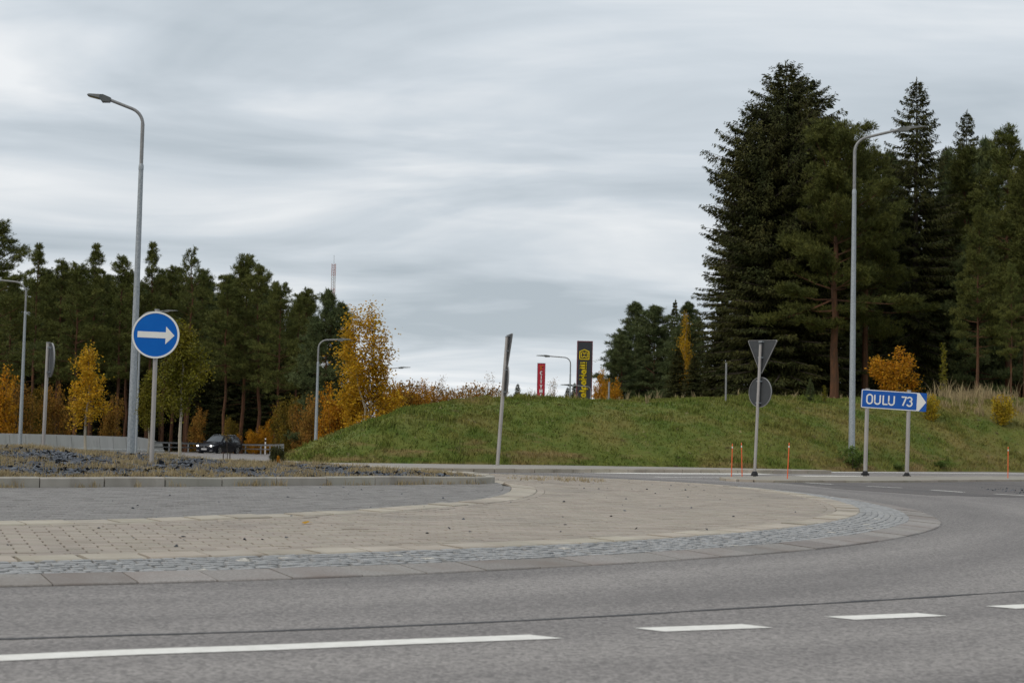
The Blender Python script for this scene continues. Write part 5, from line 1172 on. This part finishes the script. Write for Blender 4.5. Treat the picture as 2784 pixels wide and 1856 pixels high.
mb = MB(); mb.box((0, 0, 0.62), (0.11, 0.05, 1.45)); mb.obj('post', 'white', mk); mb = MB(); mb.box((0, -0.002, 1.15), (0.116, 0.054, 0.18)); mb.obj('reflector', 'rubber', mk)

# ------------------------------------------------------------------ car (estate, nose towards -Y in its own frame)
MT['car_paint'] = mat('car_paint', (0.011, 0.012, 0.017), rough=0.25, spec=0.4); MT['car_glass'] = mat('car_glass', (0.02, 0.025, 0.03), rough=0.06, spec=0.8)
MT['tyre'] = mat('tyre', (0.012, 0.012, 0.012), rough=0.9); MT['alloy'] = mat('alloy', (0.45, 0.45, 0.45), rough=0.35, metal=0.8); MT['headlight'] = mat('headlight', (0.9, 0.9, 0.9), rough=0.2, emit=((1, 0.98, 0.92), 4))
MT['plate'] = mat('number_plate', (0.5, 0.5, 0.5), rough=0.5); MT['fog'] = mat('fog_lamp', (0.3, 0.3, 0.32), rough=0.2, metal=0.5); MT['grille'] = mat('grille', (0.012, 0.012, 0.013), rough=0.4); MT['chrome'] = mat('chrome', (0.55, 0.55, 0.56), rough=0.25, metal=0.9)
qc = P(503, 1043.5, -1.2); 
D_CAR = 129.0; qc = PD(503, 1043, D_CAR); zc_ = PD(503, 1043.6, D_CAR).z
car = thing('parked_car', 'black estate car with lit headlights driving beside the guard rail', 'car', (qc.x, D_CAR, zc_), R_(-20)); car.scale = (0.98, 0.98, 1.06); car.name = 'estate_car'
sta = [  # y, half width low/belt, z low, z belt, (half width roof, z roof)
 (-2.40, 0.60, 0.36, 0.60, 0.50, 0.66), (-2.32, 0.78, 0.24, 0.62, 0.66, 0.74), (-2.05, 0.89, 0.20, 0.70, 0.76, 0.83), (-1.5, 0.93, 0.20, 0.80, 0.80, 0.93), (-0.95, 0.93, 0.20, 0.88, 0.80, 1.0),
 (-0.25, 0.93, 0.20, 0.92, 0.66, 1.42), (0.35, 0.93, 0.20, 0.93, 0.65, 1.50), (1.1, 0.93, 0.20, 0.95, 0.64, 1.49), (1.8, 0.91, 0.22, 0.97, 0.62, 1.46), (2.18, 0.88, 0.28, 0.98, 0.60, 1.38), (2.40, 0.82, 0.36, 0.95, 0.66, 1.02)]
V = []; F = []
for y, hw, zl, zb_, hr, zr in sta:
    ring_ = [(-hw * .94, zl), (-hw, (zl + zb_) / 2), (-hw * .965, zb_), (-hr, zr - 0.05), (-hr * .75, zr), (0, zr + 0.02), (hr * .75, zr), (hr, zr - 0.05), (hw * .965, zb_), (hw, (zl + zb_) / 2), (hw * .94, zl)]
    V += [(x, y, z) for x, z in ring_]
m = 11
for i in range(len(sta) - 1):
    for k in range(m): F.append((i * m + k, (i + 1) * m + k, (i + 1) * m + (k + 1) % m, i * m + (k + 1) % m))
F += [tuple(range(m)), tuple(range(len(sta) * m - 1, (len(sta) - 1) * m - 1, -1))]
me = bpy.data.meshes.new('body'); me.from_pydata(V, [], F); me.update(); me.materials.append(MT['car_paint'])
me.polygons.foreach_set('use_smooth', [True] * len(me.polygons)); me.set_sharp_from_angle(angle=R_(40))
body = link('body', me, None, car)
mb = MB(); mb.add([(-0.70, -0.93, 1.005), (0.70, -0.93, 1.005), (0.56, -0.27, 1.43), (-0.56, -0.27, 1.43), (0, -0.97, 1.03), (0, -0.30, 1.455)], [(0, 4, 5, 3), (4, 1, 2, 5)]); mb.obj('windscreen', 'car_glass', car)
for s in (-1, 1):
    for y0, y1, t0, t1 in ((-0.72, 0.10, 0.22, 0.86), (0.16, 0.98, 0.88, 0.86), (1.05, 1.78, 0.86, 0.66)):
        def side(y, f):
            ys = [q[0] for q in sta]; hw = np.interp(y, ys, [q[1] * .965 for q in sta]); zb_ = np.interp(y, ys, [q[3] for q in sta]); hr = np.interp(y, ys, [q[4] for q in sta]); zr = np.interp(y, ys, [q[5] - 0.05 for q in sta])
            return (s * (hw + (hr - hw) * f + 0.008), y, zb_ + (zr - zb_) * f)
        mb = MB(); mb.add([side(y0, 0.08), side(y1, 0.08), side(y1, 0.90), side(y0, 0.90)], [(0, 1, 2, 3)]); mb.obj('side_window', 'car_glass', car)
    for y in (-1.48, 1.42):
        w_o = link('wheel', None, None, car); bpy.data.objects.remove(w_o)
        mb = MB(); mb.tube([(s * 0.72, y, 0.32), (s * 0.74, y, 0.32), (s * 0.93, y, 0.32), (s * 0.945, y, 0.32)], [0.30, 0.325, 0.325, 0.29], 20); wh = mb.obj('wheel', 'tyre', car, True)
        mb = MB()
        for k in range(5):
            a = 2 * math.pi * k / 5; mb.box((s * 0.95, y + 0.12 * math.cos(a), 0.32 + 0.12 * math.sin(a)), (0.02, 0.24, 0.065), Matrix.Rotation(a, 3, 'X'))
        v = []
        for k in range(20):
            a = 2 * math.pi * k / 20; v += [(s * 0.951, y + 0.215 * math.cos(a), .32 + .215 * math.sin(a)), (s * 0.951, y + 0.25 * math.cos(a), .32 + .25 * math.sin(a))]
        mb.add(v, [(2 * k, 2 * k + 1, (2 * k + 3) % 40, (2 * k + 2) % 40) for k in range(20)]); mb.obj('rim', 'alloy', wh)
        v = [(s * 0.934, y, .34)] + [(s * 0.934, y + .385 * math.cos(R_(a)), .33 + .385 * math.sin(R_(a))) for a in range(-20, 201, 20)]
        mb = MB(); mb.add(v, [(0, k, k + 1) for k in range(1, 12)]); mb.obj('wheel_arch', 'tyre', car)
    mb = MB(); mb.add([(s * 0.40, -2.36, 0.56), (s * 0.74, -2.27, 0.58), (s * 0.80, -2.10, 0.72), (s * 0.50, -2.28, 0.71)], [(0, 1, 2, 3)]); o = mb.obj('headlight', 'chrome', car); o.location = (0, -0.05, 0.02)
    mb = MB(); mb.box((s * 0.63, -2.35, 0.665), (0.14, 0.05, 0.09)); mb.obj('lamp', 'headlight', o)
    mb = MB(); mb.box((s * 0.62, -2.36, 0.33), (0.26, 0.06, 0.07)); mb.obj('fog_lamp', 'fog', car)
    mb = MB(); mb.box((s * 1.03, -0.62, 0.99), (0.20, 0.11, 0.15)); mb.box((s * 0.93, -0.62, 0.95), (0.1, 0.06, 0.05)); mb.obj('mirror', 'car_paint', car)
    mb = MB(); mb.tube([(s * 0.60, -0.1, 1.48), (s * 0.60, 0.2, 1.53), (s * 0.58, 1.5, 1.52), (s * 0.57, 1.75, 1.46)], 0.018, 6); mb.obj('roof_rail', 'chrome', car)
mb = MB(); mb.add([(-0.36, -2.405, 0.44), (0.36, -2.405, 0.44), (0.33, -2.40, 0.66), (-0.33, -2.40, 0.66)], [(0, 1, 2, 3)]); mb.obj('grille', 'grille', car)
mb = MB(); mb.tube([(0.0, -2.43, 0.62), (0.0, -2.40, 0.62)], 0.06, 12); mb.obj('badge', 'chrome', car)
mb = MB(); mb.box((0, -2.43, 0.44), (0.52, 0.02, 0.13)); mb.obj('number_plate', 'plate', car)
